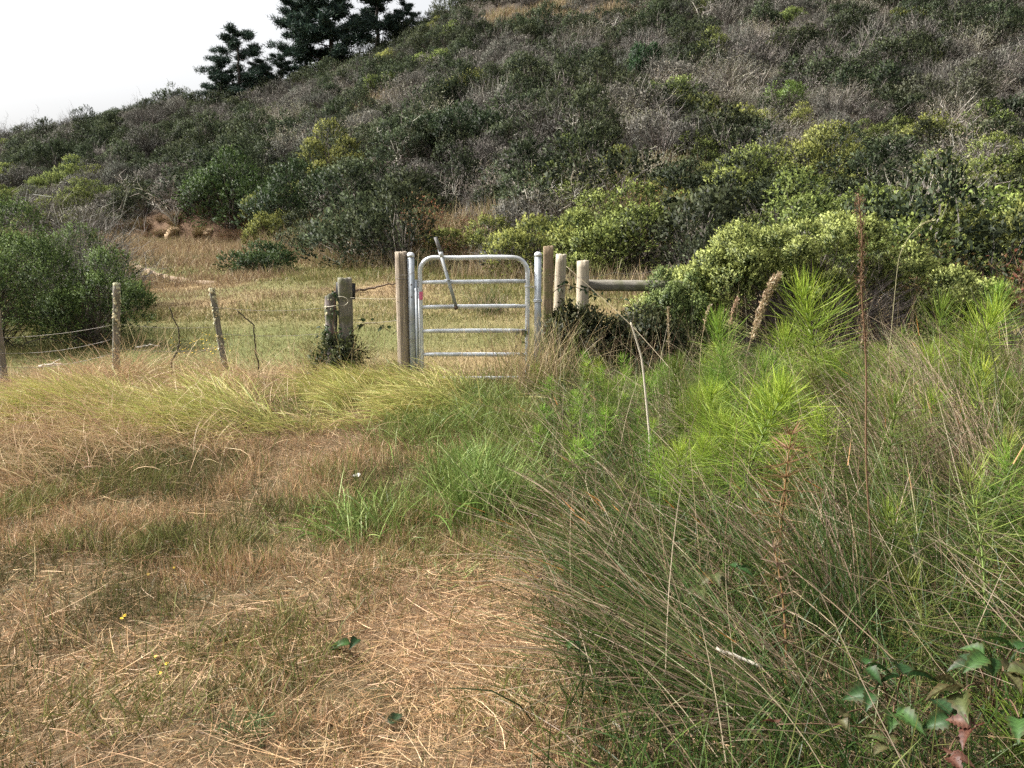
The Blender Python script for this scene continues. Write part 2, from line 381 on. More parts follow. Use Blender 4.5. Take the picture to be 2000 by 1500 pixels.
# trodden trail across the meadow
def trail(name, pts, width, label, col):
    pts = np.array(pts, float); t = np.linspace(0, len(pts) - 1, 90)
    cx = np.interp(t, range(len(pts)), pts[:, 0]); cyy = np.interp(t, range(len(pts)), pts[:, 1]); wd = np.interp(t, range(len(pts)), np.full(len(pts), 1.) if np.isscalar(width) else width)
    if np.isscalar(width): wd = wd * width
    for _ in range(6):
        cx[1:-1] = (cx[:-2] + cx[1:-1] * 2 + cx[2:]) / 4; cyy[1:-1] = (cyy[:-2] + cyy[1:-1] * 2 + cyy[2:]) / 4
    dx, dy = np.gradient(cx), np.gradient(cyy); l = np.hypot(dx, dy); nxv, nyv = -dy / l, dx / l
    wd = wd * (1 + .5 * (fbm(cx * 1.5, cyy * 1.5, 77) - .5))
    us = np.linspace(-1, 1, 7)
    X = cx[:, None] + nxv[:, None] * us * wd[:, None] / 2; Y = cyy[:, None] + nyv[:, None] * us * wd[:, None] / 2
    Z = H(X, Y) + .02 * (1 - us ** 4) - .012
    ii = np.arange(90 * 7).reshape(90, 7)
    q = np.stack([ii[:-1, :-1], ii[1:, :-1], ii[1:, 1:], ii[:-1, 1:]], -1).reshape(-1, 4)
    C = np.tile(np.array(col), (630, 1)) * (.85 + .3 * fbm(X, Y, 9).reshape(-1, 1))
    o = link(name, mesh_np(name, np.stack([X, Y, Z], -1).reshape(-1, 3), [q], C, [M['soil']], smooth=True))
    return tag(o, label, 'path', kind='structure')
tp = [on_ground(236, 508), on_ground(262, 521), on_ground(300, 534), on_ground(345, 545), on_ground(420, 552)]
trail('footpath', [p[:2] for p in tp], [.45, .45, .45, .6, .7], 'pale trodden earth path leading past the big bushes towards the bank', (.29, .22, .155))

# ------------------------------------------------------------------ gate, posts, fence
def post_geo(r, h, n=22, k=18, square=0.0, rough=.06, taper=.04, groove=.10, seed=1, sink=.25, topcut=0.0):
    """weathered post: irregular section, drying cracks, worn top"""
    q = np.random.default_rng(seed)
    a = np.arange(n) * 2 * math.pi / n
    sec = 1 + q.uniform(-rough, rough, n)
    crack = np.where(q.uniform(size=n) < .22, -groove * q.uniform(.5, 1.4, n), 0)
    if square > 0:
        sq = 1 / np.maximum(np.abs(np.cos(a)), np.abs(np.sin(a))); sec = lerp(sec, sq * (1 + q.uniform(-.02, .02, n)), square)
    g = Geo(); z = np.concatenate([[-sink], np.linspace(0, h, k)])
    V = []
    for zz in z:
        t = max(zz, 0) / h
        wob = 1 + .5 * rough * np.array([math.sin(3 * zz * 7 + i * .9 + seed) for i in range(n)])
        rr = r * (sec + crack * (0.55 + .45 * t)) * wob * (1 - taper * t)
        tz = np.full(n, zz)
        if zz == z[-1]: tz = zz + q.uniform(-.012, .006, n) + topcut * np.cos(a)
        V.append(np.stack([rr * np.cos(a), rr * np.sin(a), tz], -1))
    # worn rim and slightly sunken end grain
    top = V[-1].copy(); inner = top * np.array([.72, .72, 1]) + np.array([0, 0, .004])
    V.append(inner); V.append(np.array([[0, 0, h - .004]]))
    K = len(z) + 1
    i = np.arange(n); j = (i + 1) % n
    F4 = np.concatenate([np.stack([m * n + i, m * n + j, (m + 1) * n + j, (m + 1) * n + i], -1) for m in range(K - 1)])
    F3 = np.stack([(K - 1) * n + i, (K - 1) * n + j, np.full(n, K * n)], -1)
    g.add(np.concatenate(V), F3, F4)
    return g
def ground_pt(px, Y): 
    x = gx(px, Y); return np.array([x, Y, float(H(x, Y))])
def place_post(name, label, px_top, py_top, px_bot, Y, r, mat, seed, cat='post', group=None, **kw):
    top = at(px_top, py_top, Y); xb = gx(px_bot, Y); zb = float(H(xb, Y))
    root = thing(name, label, cat, (xb, Y, zb), 0, group)
    vec = Vector((top[0] - xb, 0.0, top[2] - zb))
    root.rotation_euler = (0, math.atan2(vec.x, vec.z), kw.pop('rz', 0.0))
    g = post_geo(r, vec.length, seed=seed, **kw)
    shaft = g.obj('shaft', mat, root)
    return root, vec.length

YG = 8.4
# round timber strainer post beside the gate
p, hh = place_post('wooden_post', 'tall round weathered timber post beside the latch side of the metal gate', 783, 492, 789, YG + .03, .068, M['wood_pale'], 4, groove=.2, k=22)
g = Geo(); tube(g, [[.071 * math.cos(a), .071 * math.sin(a), hh * .80 + .006 * math.sin(a * 2)] for a in np.linspace(0, 6.5, 26)], .0022, 5); g.obj('wire_loop', M['wire'], p)
# galvanised posts
def metal_post(label, px, py_top, Y, r, holes):
    top = at(px, py_top, Y); x = top[0]; zb = float(H(x, Y)); h = top[2] - zb
    root = thing('gate_post', label, 'gate post', (x, Y, zb))
    g = Geo(); tube(g, [[0, 0, -.25], [0, 0, h * .5], [0, 0, h - .035]], r, 20); g.obj('tube', M['galv_dull'], root, True)
    g = Geo(); rs = [(r + .004, -.045), (r + .004, -.022), (r + .001, -.02), (r * .96, -.012), (r * .7, -.003), (r * .35, .001), (.001, .002)]
    tube(g, [[0, 0, h + z] for _, z in rs], [q for q, _ in rs], 20); g.obj('cap', M['galv'], root, True)
    for z in holes:
        g = Geo(); tube(g, [[.004, -r - .008, z], [.004, -r + .01, z]], .008, 10); g.obj('bolt', M['rust'], root)
    return root, h
lp, lh = metal_post('galvanised steel post with domed cap and two dark bolts next to the timber post', 802, 493, YG, .036, (.93, 1.06))
# latch channel fixed on the post
x0 = gx(802, YG); g = Geo()
box(g, [.052, -.012, .53], [.03, .03, 1.16]); g.obj('latch_channel', M['galv_dull'], lp)
g = Geo(); box(g, [.078, -.004, .50], [.010, .045, 1.05]); g.obj('stop_bar', M['galv'], lp)
rp, rh = metal_post('galvanised steel post with domed cap and chain at the hinge side of the gate', 1051, 492, YG, .036, ())
g = Geo()
for k, z in enumerate((.90, .885)):
    tube(g, [[.041 * math.cos(a), .041 * math.sin(a), z + .004 * math.sin(a * 3)] for a in np.linspace(0, 6.4, 22)], .006, 6)
g.obj('hinge_collar', M['galv'], rp)
# the gate itself
gate = thing('metal_gate', 'galvanised tubular metal walk gate with six rails across the worn path', 'gate', (gx(925, YG), YG, float(H(gx(925, YG), YG))))
gz = gate.location.z; gxc = gate.location.x
def gp(px, py): q = at(px, py, YG); return [q[0] - gxc, 0, q[2] - gz]
xl, xr = gp(822, 620)[0], gp(1030, 620)[0]
zr = [gp(925, v)[2] for v in (503, 551, 599.5, 647, 693, 739)]
R_ = .024; cr_ = .155
pts = [[xl, 0, zr[5] - .0]]
for z in np.linspace(zr[5] + .1, zr[0] - cr_, 8): pts.append([xl, 0, z])
for a in np.linspace(math.pi, math.pi / 2, 9)[1:]: pts.append([xl + cr_ + cr_ * math.cos(a), 0, zr[0] - cr_ + cr_ * math.sin(a)])
for x in np.linspace(xl + cr_ + .1, xr - cr_ - .1, 5): pts.append([x, 0, zr[0] + .004 * math.sin(x * 7)])
for a in np.linspace(math.pi / 2, 0, 9): pts.append([xr - cr_ + cr_ * math.cos(a), 0, zr[0] - cr_ + cr_ * math.sin(a)])
for z in np.linspace(zr[0] - cr_ - .1, zr[5], 8): pts.append([xr, 0, z])
g = Geo(); tube(g, pts, R_, 16); g.obj('frame_tube', M['galv'], gate, True)
for i, z in enumerate(zr[1:]):
    g = Geo(); n_ = 9
    xx = np.linspace(xl + .012, xr - .012, n_)
    tube(g, [[x, 0, z + .003 * math.sin(3 * x + i) + .006 * (x - xl)] for x in xx], [R_ * .72] + [R_ * .93] * (n_ - 2) + [R_ * .72], 14)
    g.obj('rail', M['galv'], gate, True)
# diagonal spring latch lever
a0 = np.array(gp(851, 463)); a1 = np.array(gp(861, 492)); a2 = np.array(gp(891, 600))
for q in (a0, a1, a2): q[1] = -.036
dv = norm(a2 - a0); rot = np.stack([np.cross(dv, [0, 1, 0]) * -1, [0, 1, 0], dv], 1)
g = Geo(); box(g, (a1 + a2) / 2 - dv * .01, [.034, .012, np.linalg.norm(a2 - a1) + .04], rot=rot)
lev = g.obj('latch_lever', M['galv_dull'], gate)
g = Geo(); tube(g, [a0, (a0 + a1) / 2, a1], [.0185, .0185, .0185], 12); g.obj('grip', M['rubber'], lev)
g = Geo(); tube(g, [a1, a1 + dv * .03, a1 + dv * .034, a1 + dv * .055], [.023, .023, .021, .021], 12); g.obj('sleeve', M['galv'], lev)
g = Geo(); c = np.array(gp(876, 546)); c[1] = -.04; box(g, c, [.075, .03, .006]); g.obj('guide_plate', M['galv_dull'], lev)
g = Geo(); c = a2 + dv * .005; tube(g, [c + [0, -.022, 0], c + [0, .03, 0]], .019, 12); g.obj('pivot_bolt', M['rust'], lev)
# hinge strap and chain between gate and hinge post
g = Geo(); zc = gp(1030, 559)[2]
tube(g, [[xr + .027 * math.cos(a), .027 * math.sin(a), zc] for a in np.linspace(0, 6.4, 20)], .007, 6); g.obj('hinge_strap', M['galv'], gate)
ch0 = np.array([xr + .02, -.03, zc]); ch1 = np.array([gp(1051, 560)[0] - .03, -.03, zc + .004])
for i in range(4):
    f = (i + .5) / 4; c = lerp(ch0, ch1, f); c[2] -= .012 * math.sin(math.pi * f)
    g = Geo(); ax = (.017, .009)
    tube(g, [c + [ax[0] * math.cos(a), (ax[1] * math.sin(a) if i % 2 else 0), (0 if i % 2 else ax[1] * math.sin(a))] for a in np.linspace(0, 6.283, 13)], .0035, 5, cap=False)
    g.obj('chain_link', M['wire_new'], gate)
# pink flagging tape round the latch upright
q = at(821, 578, YG); g = Geo()
aa = np.linspace(0, 2 * math.pi, 17)
for k in range(3):
    z0 = -.035 + k * .028
    ring = [[.0268 * math.cos(a) * (1 + .03 * math.sin(3 * a + k)), .0268 * math.sin(a), 0] for a in aa]
    A = np.array([[*r[:2], z0 + .006 * math.sin(a)] for r, a in zip(ring, aa)]); B = A + [0, 0, .031]; B[:, :2] *= 1.02
    V = np.concatenate([A, B]); i = np.arange(16)
    g.add(V, None, np.stack([i, i + 1, i + 18, i + 17], -1))
tp_ = g.obj('flagging_tape', M['pink']); tp_.location = q
tag(tp_, 'pink flagging tape wound round the upright of the metal gate', 'tape')

# timber posts and log on the hinge side
place_post('wooden_post', 'dark brown square timber post just behind the hinge post', 1071, 481, 1069, YG + .35, .058, M['wood_brown'], 9, square=.7, n=24)
place_post('wooden_post', 'short pale cut timber post leaning beside the brown square post', 1096, 497, 1086, YG + .5, .064, M['wood_cut'], 12, rough=.04, groove=.05)
place_post('wooden_post', 'lowest pale round post stump rising from the brambles', 1139, 509, 1136, YG + .9, .073, M['wood_cut'], 15, rough=.04, groove=.06)
lg = thing('log_rail', 'thick horizontal grey log rail between the stump and the coyote bush', 'log', at(1225, 555, YG + 1.0))
a, b = at(1135, 557, YG + 1.0) - np.array(lg.location), at(1330, 554, YG + 1.0) - np.array(lg.location)
g = post_geo(.068, float(np.linalg.norm(b - a)), n=20, k=16, rough=.05, groove=.08, seed=23, sink=.0)
o = g.obj('trunk', M['wood_grey'], lg, True); o.location = a; o.rotation_euler = (0, math.radians(90.6), 0)

# two old posts bound with wire, a black sign board fixed behind
po, ho = place_post('wooden_post', 'rotten lichened post stub bound to the square post by wire', 645, 574, 648, YG + .25, .062, M['wood_rot'], 31, rough=.16, groove=.22, topcut=.025)
ps, hs_ = place_post('wooden_post', 'square grey post carrying a black board on its far side', 673, 543, 678, YG + .3, .078, M['wood_grey'], 37, square=.9, n=28, rough=.03, rz=.25)
sb = at(675, 568, YG + .42); g = Geo(); box(g, [0, 0, 0], [.215, .012, .18], rot=np.array([[math.cos(.06), 0, math.sin(.06)], [0, 1, 0], [-math.sin(.06), 0, math.cos(.06)]]))
for sx in (-.06, .06): tube(g, [[sx, -.008, .05], [sx, .008, .05]], .006, 8)
s_ = g.obj('sign_board', M['black']); s_.location = sb
tag(s_, 'small black board seen from behind, mounted on the square grey post', 'sign')
# fence posts with lichen
def lichen(root, h, r, z0, z1, n, mat, seed, top=False):
    q = np.random.default_rng(seed); g = Geo()
    for _ in range(n):
        a = q.uniform(0, 6.28); z = h * (z0 + (z1 - z0) * q.uniform() ** .7); s = q.uniform(.006, .02)
        if top and q.uniform() < .4: z = h + .005; rr = r * q.uniform(0, 1)
        else: rr = r * q.uniform(.92, 1.06)
        c = np.array([rr * math.cos(a), rr * math.sin(a), z]); m = 7
        th = np.arange(m) * 6.283 / m
        d = np.array([math.cos(a), math.sin(a), .3]); d /= np.linalg.norm(d)
        u = norm(np.cross(d, [0, 0, 1.])); v = np.cross(d, u)
        ring = c + (np.cos(th)[:, None] * u + np.sin(th)[:, None] * v) * (s * q.uniform(.7, 1.3, (m, 1)))
        g.add(np.concatenate([ring, [c + d * s * .7]]), [[i, (i + 1) % m, m] for i in range(m)])
    o = g.obj('lichen_crust', mat, root); o['kind'] = 'stuff'
    return o
f1, h1 = place_post('fence_post', 'thin split fence post capped with pale lichen beside the dark bushes', 228, 556, 221, YG - .05, .036, M['wood_grey'], 41, rough=.14, groove=.2, n=16)
lichen(f1, h1, .036, .62, 1.0, 120, M['lichen'], 1, True); lichen(f1, h1, .036, .1, .7, 30, M['lichen'], 2)
f2, h2 = place_post('fence_post', 'leaning split fence post with pale lichen on its tip in the open meadow edge', 414, 566, 440, YG + .2, .034, M['wood_grey'], 43, rough=.12, groove=.2, n=16)
lichen(f2, h2, .034, .66, 1.0, 100, M['lichen'], 3, True); lichen(f2, h2, .034, .1, .7, 16, M['lichen'], 4)
f3, h3 = place_post('fence_post', 'grey fence post stub cut off by the picture edge', -8, 600, 3, YG - .15, .036, M['wood_grey'], 47, rough=.12, groove=.2, n=16)
lichen(po, ho, .062, .55, 1.0, 26, M['lichen'], 5)

# strands of fence wire, sagging between posts
def wire(label, pts, r=.0021, mat='wire', sag=.02, barbs=True):
    pts = [np.asarray(p, float) for p in pts]; c = np.array(pts[0])
    line = []
    for A, B in zip(pts[:-1], pts[1:]):
        for t in np.linspace(0, 1, 10)[:-1]:
            p_ = lerp(A, B, t); p_ = p_ - np.array([0, 0, sag * 4 * t * (1 - t)]); line.append(p_)
    line.append(pts[-1]); line = np.array(line) - c
    root = thing('fence_wire', label, 'wire', c)
    g = Geo(); tube(g, line, r, 5); g.obj('strand', M[mat], root)
    if barbs:
        g = Geo(); L_ = np.linalg.norm(line[-1] - line[0])
        for t in np.linspace(.05, .95, int(L_ / .14)):
            k = t * (len(line) - 1); i = int(k); p_ = lerp(line[i], line[min(i + 1, len(line) - 1)], k - i)
            for q_ in range(2):
                d = norm(rng.normal(size=3)) * .013
                tube(g, [p_ - d, p_ + d], [.0009, .0005], 3, cap=False)
        b_ = g.obj('barb', M[mat], root); b_['kind'] = 'stuff'
    return root
wire('topmost barbed strand running from the lichened post past the bushes', [at(-150, 655, YG - .2), at(-6, 660, YG - .19), at(223, 634, YG - .09)], sag=.03)
wire('middle barbed strand sagging in front of the dark bushes', [at(-150, 694, YG - .2), at(-4, 690, YG - .19), at(221, 662, YG - .09)], sag=.05)
wire('lowest barbed strand low in the grass by the stub post', [at(-150, 716, YG - .2), at(-2, 716, YG - .19), at(220, 690, YG - .09)], sag=.06)
wire('barbed strand between the lichened post and the leaning post', [at(226, 632, YG - .09), at(424, 638, YG + .16)], sag=.03)
wire('low barbed strand between the lichened post and the leaning post', [at(222, 680, YG - .09), at(432, 682, YG + .16)], sag=.03)
wire('upper strand from the leaning post to the rotten stub', [at(421, 600, YG + .16), at(642, 600, YG + .18)], sag=.04)
wire('lower strand from the leaning post to the rotten stub', [at(430, 652, YG + .16), at(646, 650, YG + .18)], sag=.03)
wire('smooth wire from the square grey post to the tall timber post', [at(684, 581, YG + .2), at(780, 583, YG - .04)], sag=.01, mat='wire_new', barbs=False, r=.0014)
wire('low wire with bramble leaves between the square post and timber post', [at(684, 629, YG + .2), at(785, 624, YG - .03)], sag=.02)
wire('wire trailing from the brown post towards the coyote bush', [at(1072, 536, YG + .28), at(1200, 532, YG + .85), at(1300, 520, YG + 1.0)], sag=.05, barbs=False)
tie = thing('wire_tie', 'pale loop of tie wire wrapped round the two bound posts', 'wire', at(660, 580, YG + .15))
g = Geo(); c = np.array(tie.location)
lp_ = [at(634, 600, YG + .16), at(655, 597, YG + .12), at(672, 598, YG + .16), at(681, 590, YG + .19), at(677, 582, YG + .19), at(668, 579, YG + .2), at(655, 580, YG + .21)]
P_ = np.array(lp_) - c; t_ = np.linspace(0, 6, 30); P_ = np.stack([np.interp(t_, range(7), P_[:, i]) for i in range(3)], -1)
for _ in range(3): P_[1:-1] = (P_[:-2] + 2 * P_[1:-1] + P_[2:]) / 4
tube(g, P_, .003, 6); g.obj('loop', M['wire_new'], tie)
wire('thin wire joining the timber post to the galvanised latch post', [at(772, 538, YG - .05), at(797, 537, YG - .05), at(808, 532, YG - .04), at(814, 539, YG - .03)], sag=0, barbs=False)

# bent dark wire stays hanging in the fence line
for lab, pl in (('bent dark stick standing between the lichened post and leaning post', [(331, 600), (339, 624), (349, 640), (351, 672), (345, 690), (334, 706)]),
                ('thin bent dark stick standing beyond the leaning post', [(463, 606), (478, 620), (496, 634), (497, 660), (500, 690), (504, 705)])):
    P = np.array([at(a, b, YG + .1) for a, b in pl]); c = P[-1].copy(); c[2] = float(H(c[0], c[1]))
    P = np.concatenate([P, [c]]) - c
    t_ = np.linspace(0, len(P) - 1, 24); P = np.stack([np.interp(t_, range(len(P)), P[:, i]) for i in range(3)], -1)
    P[1:-1] += rng.normal(scale=.003, size=P[1:-1].shape)
    g = Geo(); tube(g, P, np.linspace(.006, .009, 24), 6, (.045, .038, .03)); o = g.obj('dead_stick', M['twig']); o.location = c
    tag(o, lab, 'stick')
# ------------------------------------------------------------------ ground grass and straw
def spots(n, y0, y1, dens=None, margin=1.6, slope=.74, power=1.0):
    """points spread over the ground the view covers, and a step to either side; nearer ground a little denser"""
    out = []; got = 0
    while got < n:
        m = int(n * 1.6) + 100
        u = rng.uniform(size=m); y = (y0 ** power + u * (y1 ** power - y0 ** power)) ** (1 / power)
        x = rng.uniform(-1, 1, m) * (slope * y1 + margin)
        k = np.abs(x) < slope * y + margin
        x, y = x[k], y[k]
        if dens is not None:
            k = rng.uniform(size=len(x)) < dens(x, y); x, y = x[k], y[k]
        out.append(np.stack([x, y], -1)); got += len(x)
        if len(x) == 0: break
    return np.concatenate(out)[:n]
def root_of(xy, dz=0.0): return np.column_stack([xy[:, 0], xy[:, 1], H(xy[:, 0], xy[:, 1]) + dz])
STRAW = [(.53, .36, .20), (.45, .29, .155), (.60, .43, .26), (.33, .205, .11), (.17, .10, .055), (.37, .275, .17)]
DULL = [(.07, .078, .028), (.10, .105, .036), (.05, .065, .024), (.12, .10, .042), (.17, .12, .065), (.25, .18, .095)]
GREEN = [(.14, .19, .045), (.19, .24, .06), (.11, .15, .035), (.27, .30, .09), (.09, .12, .03)]
YGREEN = [(.44, .43, .13), (.36, .39, .10), (.54, .47, .19), (.25, .30, .07), (.50, .39, .18)]
LDRY = [(.57, .43, .25), (.48, .34, .19), (.65, .51, .30), (.35, .24, .14), (.42, .26, .17)]
MEADOW_G = [(.14, .155, .05), (.19, .19, .065), (.26, .235, .09), (.11, .12, .04), (.31, .27, .12)]
MEADOW_D = [(.33, .25, .14), (.25, .175, .105), (.40, .32, .19), (.19, .13, .08)]

# 1 flattened straw
g = Geo()
def d_straw(x, y):
    z = zones(x, y); c = fbm(x * 1.6, y * 1.6, 61)
    return np.clip((z['straw'] + .22 * z['mix'] + .35 * z['longdry'] + .2 * z['green'] + .22 * z['verge']) * (.35 + 1.1 * c), 0, 1)
xy = spots(165000, 1.3, 8.6, d_straw, 1.2, power=.8)
n = len(xy); pile = fbm(xy[:, 0] * 2.2, xy[:, 1] * 2.2, 71, 2)
tone = np.clip((fbm(xy[:, 0] * .9, xy[:, 1] * .9, 81) - .42) * 2.2 + .8 * track(xy[:, 0], xy[:, 1]), 0, 1)[:, None]
c1 = lerp(pal(STRAW[3:], n), pal(STRAW[:4], n), (rng.uniform(size=(n, 1)) < .25 + .75 * tone))
gs = (rng.uniform(size=n) < .10 + .25 * zones(xy[:, 0], xy[:, 1])['mix'])[:, None]
c1 = np.where(gs, pal(DULL, n), c1) * (.85 + .3 * track(xy[:, 0], xy[:, 1]))[:, None]
flow = fbm(xy[:, 0] * .8, xy[:, 1] * .8, 83) * 9
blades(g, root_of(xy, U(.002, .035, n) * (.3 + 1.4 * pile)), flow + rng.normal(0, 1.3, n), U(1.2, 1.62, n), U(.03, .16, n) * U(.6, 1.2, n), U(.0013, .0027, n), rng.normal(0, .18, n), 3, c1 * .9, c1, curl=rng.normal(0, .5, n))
xy = spots(70000, 1.3, 6.5, d_straw, 1.0, power=.7); n = len(xy)
c1 = pal(STRAW, n) * (.55 + .8 * fbm(xy[:, 0] * 2.5, xy[:, 1] * 2.5, 87))[:, None]
blades(g, root_of(xy, U(.0, .02, n)), U(0, 6.28, n), U(1.0, 1.6, n), U(.015, .06, n), U(.0016, .0036, n), rng.normal(0, .3, n), 2, c1, c1)
xy = spots(2200, 1.3, 6.0, lambda x, y: d_straw(x, y) ** 1.5, 1.0, power=.7); n = len(xy); c1 = pal(STRAW[:3], n) * 1.08
blades(g, root_of(xy, U(.01, .04, n)), U(0, 6.28, n), U(1.25, 1.6, n), U(.12, .34, n), U(.0018, .003, n), rng.normal(0, .15, n), 4, c1, c1, curl=rng.normal(0, .4, n))
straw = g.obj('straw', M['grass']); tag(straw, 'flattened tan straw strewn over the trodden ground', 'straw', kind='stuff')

# 2 short standing stubble, clumped
g = Geo()
def d_stub(x, y):
    z = zones(x, y); c = fbm(x * 3.1, y * 3.1, 63, 2); c2 = fbm(x * 1.1, y * 1.1, 65)
    return np.clip((.26 * z['straw'] + 1.9 * z['mix'] + .6 * z['green'] + .5 * z['yellow'] + .5 * z['longdry'] + .25 * z['verge']) * (sstep(.38, .62, c) * 1.2 + .12) * (.4 + 1.2 * c2) * (1 - .75 * track(x, y)), 0, 1)
xy = spots(120000, 1.3, 8.9, d_stub, 1.2, power=.9)
n = len(xy); z = zones(xy[:, 0], xy[:, 1]); u = rng.uniform(size=n)
pg = np.clip(.10 + .75 * z['green'] + .5 * z['yellow'], 0, .9)
pd = np.clip(.15 + .75 * z['mix'], 0, 1) * sstep(.36, .56, fbm(xy[:, 0] * 1.4, xy[:, 1] * 1.4, 91)) * 1.7
c1 = np.where((u < pg)[:, None], pal(GREEN, n), np.where((rng.uniform(size=n) < pd)[:, None], pal(DULL, n), pal(STRAW, n)))
hgt = U(.03, .10, n) * (.6 + .9 * fbm(xy[:, 0] * 2.3, xy[:, 1] * 2.3, 66)) * (1 + .7 * z['mix'] + .8 * z['green'])
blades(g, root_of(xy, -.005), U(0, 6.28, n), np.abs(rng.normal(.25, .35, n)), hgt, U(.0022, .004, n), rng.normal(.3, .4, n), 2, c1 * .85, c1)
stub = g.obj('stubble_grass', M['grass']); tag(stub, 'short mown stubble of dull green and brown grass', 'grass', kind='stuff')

# 3 long grass: blond by the fence, yellow green before the gate, fresh green in the path
g = Geo()
def longg(N, dens, y0, y1, L0, L1, tilt, droop, w, colA, colB, azc, azs, nseg=6, margin=1.0):
    xy = spots(N, y0, y1, dens, margin); n = len(xy)
    if n == 0: return
    cl = fbm(xy[:, 0] * 1.7, xy[:, 1] * 1.7, 101)
    az = azc + rng.normal(0, azs, n) + (fbm(xy[:, 0] * .7, xy[:, 1] * .7, 103) - .5) * 3
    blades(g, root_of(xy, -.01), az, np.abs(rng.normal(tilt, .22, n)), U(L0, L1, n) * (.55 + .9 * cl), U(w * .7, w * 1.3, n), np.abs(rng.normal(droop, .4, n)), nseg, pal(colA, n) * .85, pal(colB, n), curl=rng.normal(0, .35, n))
dl = lambda x, y: zones(x, y)['longdry'] * sstep(.3, .6, fbm(x * 2, y * 2, 111)) * (1 - .6 * zones(x, y)['yellow'])
longg(14000, dl, 4.6, 9.0, .22, .52, .55, .9, .0038, LDRY, LDRY, 3.4, 1.2, 5)
dy_ = lambda x, y: zones(x, y)['yellow'] * (.3 + fbm(x * 2, y * 2, 113))
longg(15000, dy_, 6.0, 9.0, .26, .62, .65, 1.25, .0056, YGREEN, YGREEN, 3.6, .6, 6)
dg_ = lambda x, y: np.clip(zones(x, y)['green'] * sstep(.42, .62, fbm(x * 2.4, y * 2.4, 115)), 0, 1)
longg(8000, dg_, 3.6, 8.7, .10, .30, .35, .7, .0045, GREEN, GREEN, 1.5, 2.5, 4)
OLIVE = [(.12, .14, .035), (.17, .18, .05), (.08, .10, .028), (.24, .24, .08), (.30, .23, .11)]
dm_ = lambda x, y: (.15 + .85 * zones(x, y)['mix']) * sstep(.46, .64, fbm(x * 2.1 + 4, y * 2.1, 117)) * (1 - zones(x, y)['verge'])
longg(15000, dm_, 2.2, 7.2, .07, .20, .4, .6, .0038, OLIVE, OLIVE, 1.5, 2.5, 4)
# scattered tall stems with the light behind them, along the fence
ds = lambda x, y: blob(x, y, -3.5, 8.2, 4.5, .6)
longg(260, ds, 7.2, 9.0, .45, .95, .22, .3, .0032, YGREEN[2:3] + LDRY[:1], LDRY, 2.0, 1.6, 5)
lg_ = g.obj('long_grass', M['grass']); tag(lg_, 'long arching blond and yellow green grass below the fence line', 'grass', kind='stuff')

# 4 meadow turf behind the fence
g = Geo()
TR = np.array([p[:2] for p in tp]); TR = np.stack([np.interp(np.linspace(0, 4, 40), range(5), TR[:, i]) for i in (0, 1)], -1)
def d_mead(x, y):
    d2 = np.min((x[:, None] - TR[None, :, 0]) ** 2 + (y[:, None] - TR[None, :, 1]) ** 2, axis=1)
    worn = .75 * blob(x, y, float(on_ground(690, 563)[0]), float(on_ground(690, 563)[1]), 3.2, .8) * sstep(.35, .6, fbm(x * .9, y * .9, 57))
    return ((y < foot(x) + .6) & (y > 8.7)) * (d2 > .05) * (1 - worn)
for (y0, y1, N, w0, l0, l1) in ((8.7, 14, 60000, .006, .03, .09), (13, 22, 60000, .010, .04, .11), (20, 47, 60000, .020, .05, .16)):
    xy = spots(N, y0, y1, d_mead, 1.0, .70); n = len(xy)
    X, Y = xy[:, 0], xy[:, 1]
    # drier towards the left rear of the meadow and along the worn crossing
    dry = np.clip((fbm(X * .35, Y * .35, 51) - .42) * 2.6 + .95 * sstep(-4, -9, X) * sstep(13, 20, Y) + .7 * blob(X, Y, -6, 17.5, 6, 1.4) - .10, 0.08, 1)
    c1 = np.where((rng.uniform(size=n) < dry)[:, None], pal(MEADOW_D, n), pal(MEADOW_G, n))
    tall = 1 + 1.6 * sstep(.55, .75, fbm(X * .8, Y * .8, 55)) + 1.2 * sstep(-7, -11, X) * sstep(16, 20, Y)
    blades(g, root_of(xy, -.005), U(0, 6.28, n), np.abs(rng.normal(.35, .35, n)), U(l0, l1, n) * tall, U(w0 * .6, w0 * 1.3, n), rng.normal(.3, .4, n), 2, c1 * .85, c1)
mg = g.obj('meadow_grass', M['grass']); tag(mg, 'short grazed olive and straw coloured turf of the meadow', 'grass', kind='stuff')

# 5 tall dry grass along the rear of the meadow and in openings of the hillside
g = Geo()
def clumpgrass(x, y, h, nb, w, cols, spread=.35):
    xy = np.column_stack([rng.normal(x, spread, nb), rng.normal(y, spread, nb)])
    c1 = pal(cols, nb)
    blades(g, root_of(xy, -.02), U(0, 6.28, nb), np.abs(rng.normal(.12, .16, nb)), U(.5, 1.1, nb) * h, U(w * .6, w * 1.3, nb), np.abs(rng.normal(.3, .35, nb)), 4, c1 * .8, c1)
TALLD = [(.36, .28, .165), (.28, .21, .12), (.43, .345, .21), (.22, .16, .10), (.24, .23, .10)]
for _ in range(130):
    x = U(-11, 6); y = float(foot(x)) + U(-1.0, 1.2)
    if -20 < x < -11: continue
    clumpgrass(x, y, U(.35, .8), 60, .014, TALLD)
for _ in range(110):
    x = U(-24, -9); y = float(foot(x)) + U(-4.5, .6)
    clumpgrass(x, y, U(.15, .38), 60, .022, TALLD[1:4])
